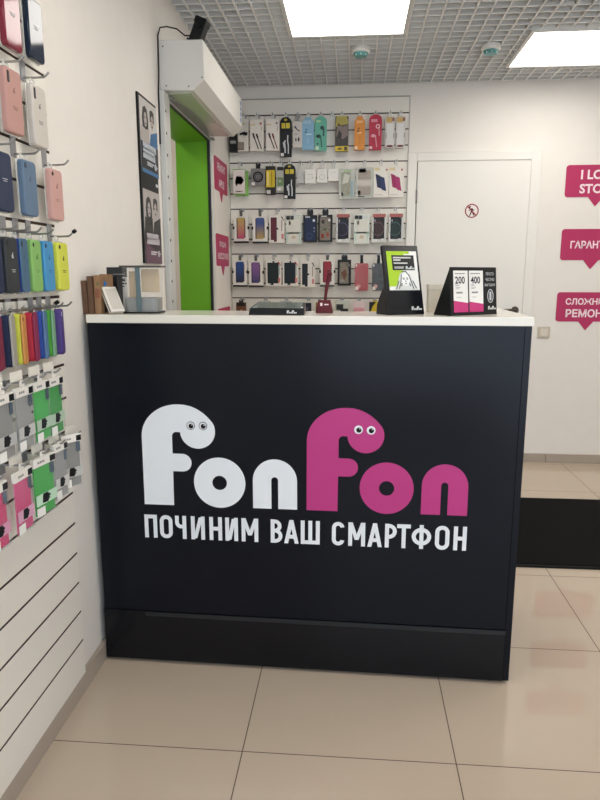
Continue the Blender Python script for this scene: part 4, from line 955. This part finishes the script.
# red phone stand
rs = thing('phone_stand', 'small red phone stand with tapered base and slanted arm on counter', 'phone stand', (-.096, 2.17, ZT_))
RD = M('#560a1b', .4)
vs = [(-.029, -.02, 0), (.028, -.02, 0), (.028, .024, 0), (-.029, .024, 0), (-.021, -.008, .042), (.019, -.008, .042), (.019, .018, .042), (-.021, .018, .042)]
MB().add(vs, [(3, 2, 1, 0), (4, 5, 6, 7), (0, 1, 5, 4), (1, 2, 6, 5), (2, 3, 7, 6), (3, 0, 4, 7)]).build('base', RD, rs, .002)
MB().tube([(.001, .006, .040), (.003, .006, .062), (.010, .006, .105), (.016, .006, .128)], [.0052, .0052, .0075, .0085], 10).build('arm', RD, rs)
MB().tube([(.008, -.002, .130), (.022, -.002, .133)], .0095, 14).build('grip_head', M('#5a0f1d', .4), rs)
lg = MB(); lg.bx(-.014, -.007, -.0155, -.0145, .020, .030); lg.bx(-.001, .013, -.0155, -.0145, .0225, .0265); lgo = lg.build('logo', M('#e9dfe0', .4), rs); lgo.rotation_euler = (R(-16), 0, 0); lgo.location = (0, -.005, 0)
# clear tank
tk = thing('storage_tub', 'clear plastic tub with dark lid and grey filling at left of the counter', 'tub', (-.692, 2.128, ZT_), R(3))
def loft(secs):
    mb = MB(); n = len(secs[0][1]); vs = []
    for z, p in secs: vs += [(a, b_, z) for a, b_ in p]
    fs = []
    for i in range(len(secs)-1):
        for k in range(n): l = (k+1) % n; fs.append((i*n+k, i*n+l, (i+1)*n+l, (i+1)*n+k))
    mb.add(vs, fs, 0, True); return mb, n, len(secs)
def cap(mb, n, i, flip): mb.f.append([i*n+k for k in (range(n-1, -1, -1) if flip else range(n))]); mb.m.append(0); mb.sm.append(False)
mb, n, s_ = loft([(.004, rrect(.110, .085, .018)), (.147, rrect(.121, .094, .02))]); cap(mb, n, 0, True)
mb.build('clear_body', clear('#e4e2da', .10, .06), tk)
mb, n, s_ = loft([(.005, rrect(.107, .082, .017)), (.050, rrect(.110, .086, .018))]); cap(mb, n, 0, True); cap(mb, n, 1, False)
mb.build('grey_filling', clear('#85898a', .82, .3), tk)
mb, n, s_ = loft([(-.0002, rrect(.126, .097, .02)), (.005, rrect(.124, .094, .02))]); cap(mb, n, 0, True); cap(mb, n, 1, False); mb.build('base_rim', M('#17181b', .4), tk)
mb, n, s_ = loft([(.147, rrect(.135, .106, .02)), (.153, rrect(.137, .108, .02))]); cap(mb, n, 0, True); cap(mb, n, 1, False); mb.build('lid', M('#54504c', .35), tk, .001)
MB().box((-.004, -.0485, .078), (.0155, .0016, .142), 0, Matrix.Rotation(R(2.0), 3, 'X')).build('blue_grey_strip', M('#5f7176', .4), tk)
ck = MB(); ck.box((.024, .0, .105), (.056, .012, .075)); ck.box((-.034, .012, .09), (.03, .01, .09)); ck.build('kraft_card', M('#cdb797', .6), tk)
# white box between the stands
o = thing('card_box', 'plain white upright card box between the two black stands', 'box', (.268, 2.245, ZT_), R(4))
MB().bx(-.0215, .0215, -.018, .018, 0, .092).build('carton', M('#e2dac9', .45), o, .001)
MB().bx(-.0225, .0225, -.019, .019, .074, .0925).build('lid', M('#e5decf', .45), o, .001)
# brown cartons and papers at the left end
KR = noisy('#8c6a4c', '#a07d5c', 40, .75, .3, 0, 'kraft_card')
KD = noisy('#5c4433', '#6d5240', 40, .75, .3, 0, 'dark_kraft_card')
def carton(lb, x0_, x1_, y0_, d_, h_, mat, tilt=0, rz=0, deco=()):
    o = thing('small_carton', lb, 'carton', ((x0_+x1_)/2, y0_, ZT_), group='upright cartons at the counter end', rot=(0, R(tilt), R(rz)))
    w = x1_-x0_; MB().bx(-w/2, w/2, 0, d_, 0, h_).build('carton', mat, o, .001)
    MB().bx(-w/2-.0004, w/2+.0004, -.0004, d_, h_-.012, h_+.0006).build('lid', mat, o, .0008)
    for nm, a in deco:
        mb = MB(); mats = []
        for kind, m_, *v in a:
            mats.append(m_); i = len(mats)-1
            if kind == 'r': mb.prism(rect(*v), -.001, 0, i)
            else: mb.prism(circ(*v), -.001, 0, i)
        mb.build(nm, mats, o)
    return o
carton('dark brown carton against the wall at the left end of the counter', -.865, -.849, 2.042, .09, .105, KD, -2)
carton('dark brown upright carton, second from the wall, on the counter', -.8475, -.8325, 2.045, .09, .119, KD, -1)
carton('light brown upright carton with faint red print, on the counter', -.8315, -.8105, 2.055, .034, .122, KR, 0, 0, [('faint_print', [('r', M('#8d5a48', .7), -.006, .05, .008, .08), ('r', M('#76704a', .7), -.002, .09, .006, .1)])])
carton('light brown upright carton with round blue sticker, on the counter', -.826, -.800, 2.094, .05, .125, KR, 0, 0, [('blue_sticker', [('c', M('#3a7cc0', .4), .001, .095, .0085)]), ('dark_label', [('r', M('#1f2123', .5), -.0125, .004, .0125, .048), ('r', M('#86878a', .5), -.0125, .034, .006, .06)])])
o = thing('black_box', 'small black box standing behind the carton with blue sticker', 'box', (-.795, 2.178, ZT_), R(-6))
MB().bx(-.02, .006, -.02, .02, 0, .118).build('carton', M('#17191b', .45), o, .002)
MB().bx(-.0202, .0062, -.0205, .0205, .1, .1186).build('lid', M('#1d1f22', .45), o, .001)
o = thing('flyer_sign', 'flyer with black heading leaning on the wall behind the cartons', 'flyer', (-.802, 2.232, ZT_), rot=(R(-3), 0, R(4)))
MB().bx(-.052, .018, -.003, 0, .0, .150).build('sheet', M('#d9dad8', .4), o)
MB().bx(-.052, .018, -.0036, -.003, .116, .149).build('heading_band', M('#2c2e30', .4), o)
t = MB(); rr = random.Random(5)
for zz, hh, xs_, xe in ((.106, .010, -.032, .010), (.094, .006, -.03, .012), (.084, .004, -.03, .008)):
    x = xs_
    while x < xe:
        ww = rr.uniform(.005, .011); t.bx(x, min(x+ww, .0165), -.0038, -.003, zz-hh/2, zz+hh/2); x += ww+.002
t.build('lettering', M('#2b2d2f', .5), o)
t = MB(); t.bx(-.03, .010, -.0042, -.0036, .124, .127); t.build('heading_line', M('#8e9194', .5), o)
o = thing('leaning_box', 'white box with a dark stripe leaning between the brown cartons and the clear tub', 'box', (-.766, 2.044, ZT_+.009), rot=(0, R(-33), R(-38)))
MB().bx(-.016, 0, -.008, .042, 0, .092).build('carton', M('#e4dfd6', .45), o, .0015)
MB().bx(-.0075, -.0045, -.0085, .0425, 0, .0925).build('dark_stripe', M('#3a332e', .5), o)
MB().bx(-.001, .0006, -.002, .038, .008, .084).build('face_print', M('#cfc8bd', .5), o)
# ------------------------------------------------------------------ door mat
o = thing('door_mat', 'black ribbed floor mat right of the counter', 'mat', (1.35, 3.37, 0))
MB().prism([(-.9, -.478), (.9, -.478), (.9, .478), (-.9, .478)], -.010, 0).build('rubber_edge', M('#0d0d0e', .7), o)
o.children[-1].rotation_euler = (R(-90), 0, 0)
pm = MB(); pm.bx(-.885, .885, -.463, .463, .004, .0135); pm.build('pile', noisy('#050506', '#131313', 260, .95, .15, .6, 'mat_pile'), o)

# ------------------------------------------------------------------ daylight, camera, colour
W = bpy.data.worlds.new('daylight'); SC.world = W; W.use_nodes = True
bgn = W.node_tree.nodes['Background']; bgn.inputs[0].default_value = (.72, .84, 1, 1); bgn.inputs[1].default_value = 4.4
cam = bpy.data.cameras.new('camera'); co_ = bpy.data.objects.new('camera', cam); COL.objects.link(co_)
cam.sensor_fit = 'VERTICAL'; cam.sensor_height = 24; cam.lens = 24*650.96/800; cam.clip_start = .02
co_.location = (0, 0, 1.335); co_.rotation_euler = (R(90-10.944), 0, R(4.685))
SC.camera = co_
vs_ = SC.view_settings; SC.display_settings.display_device = 'sRGB'
vs_.view_transform = 'Standard'; vs_.look = 'None'; vs_.gamma = 1; vs_.use_curve_mapping = False; vs_.exposure = 0
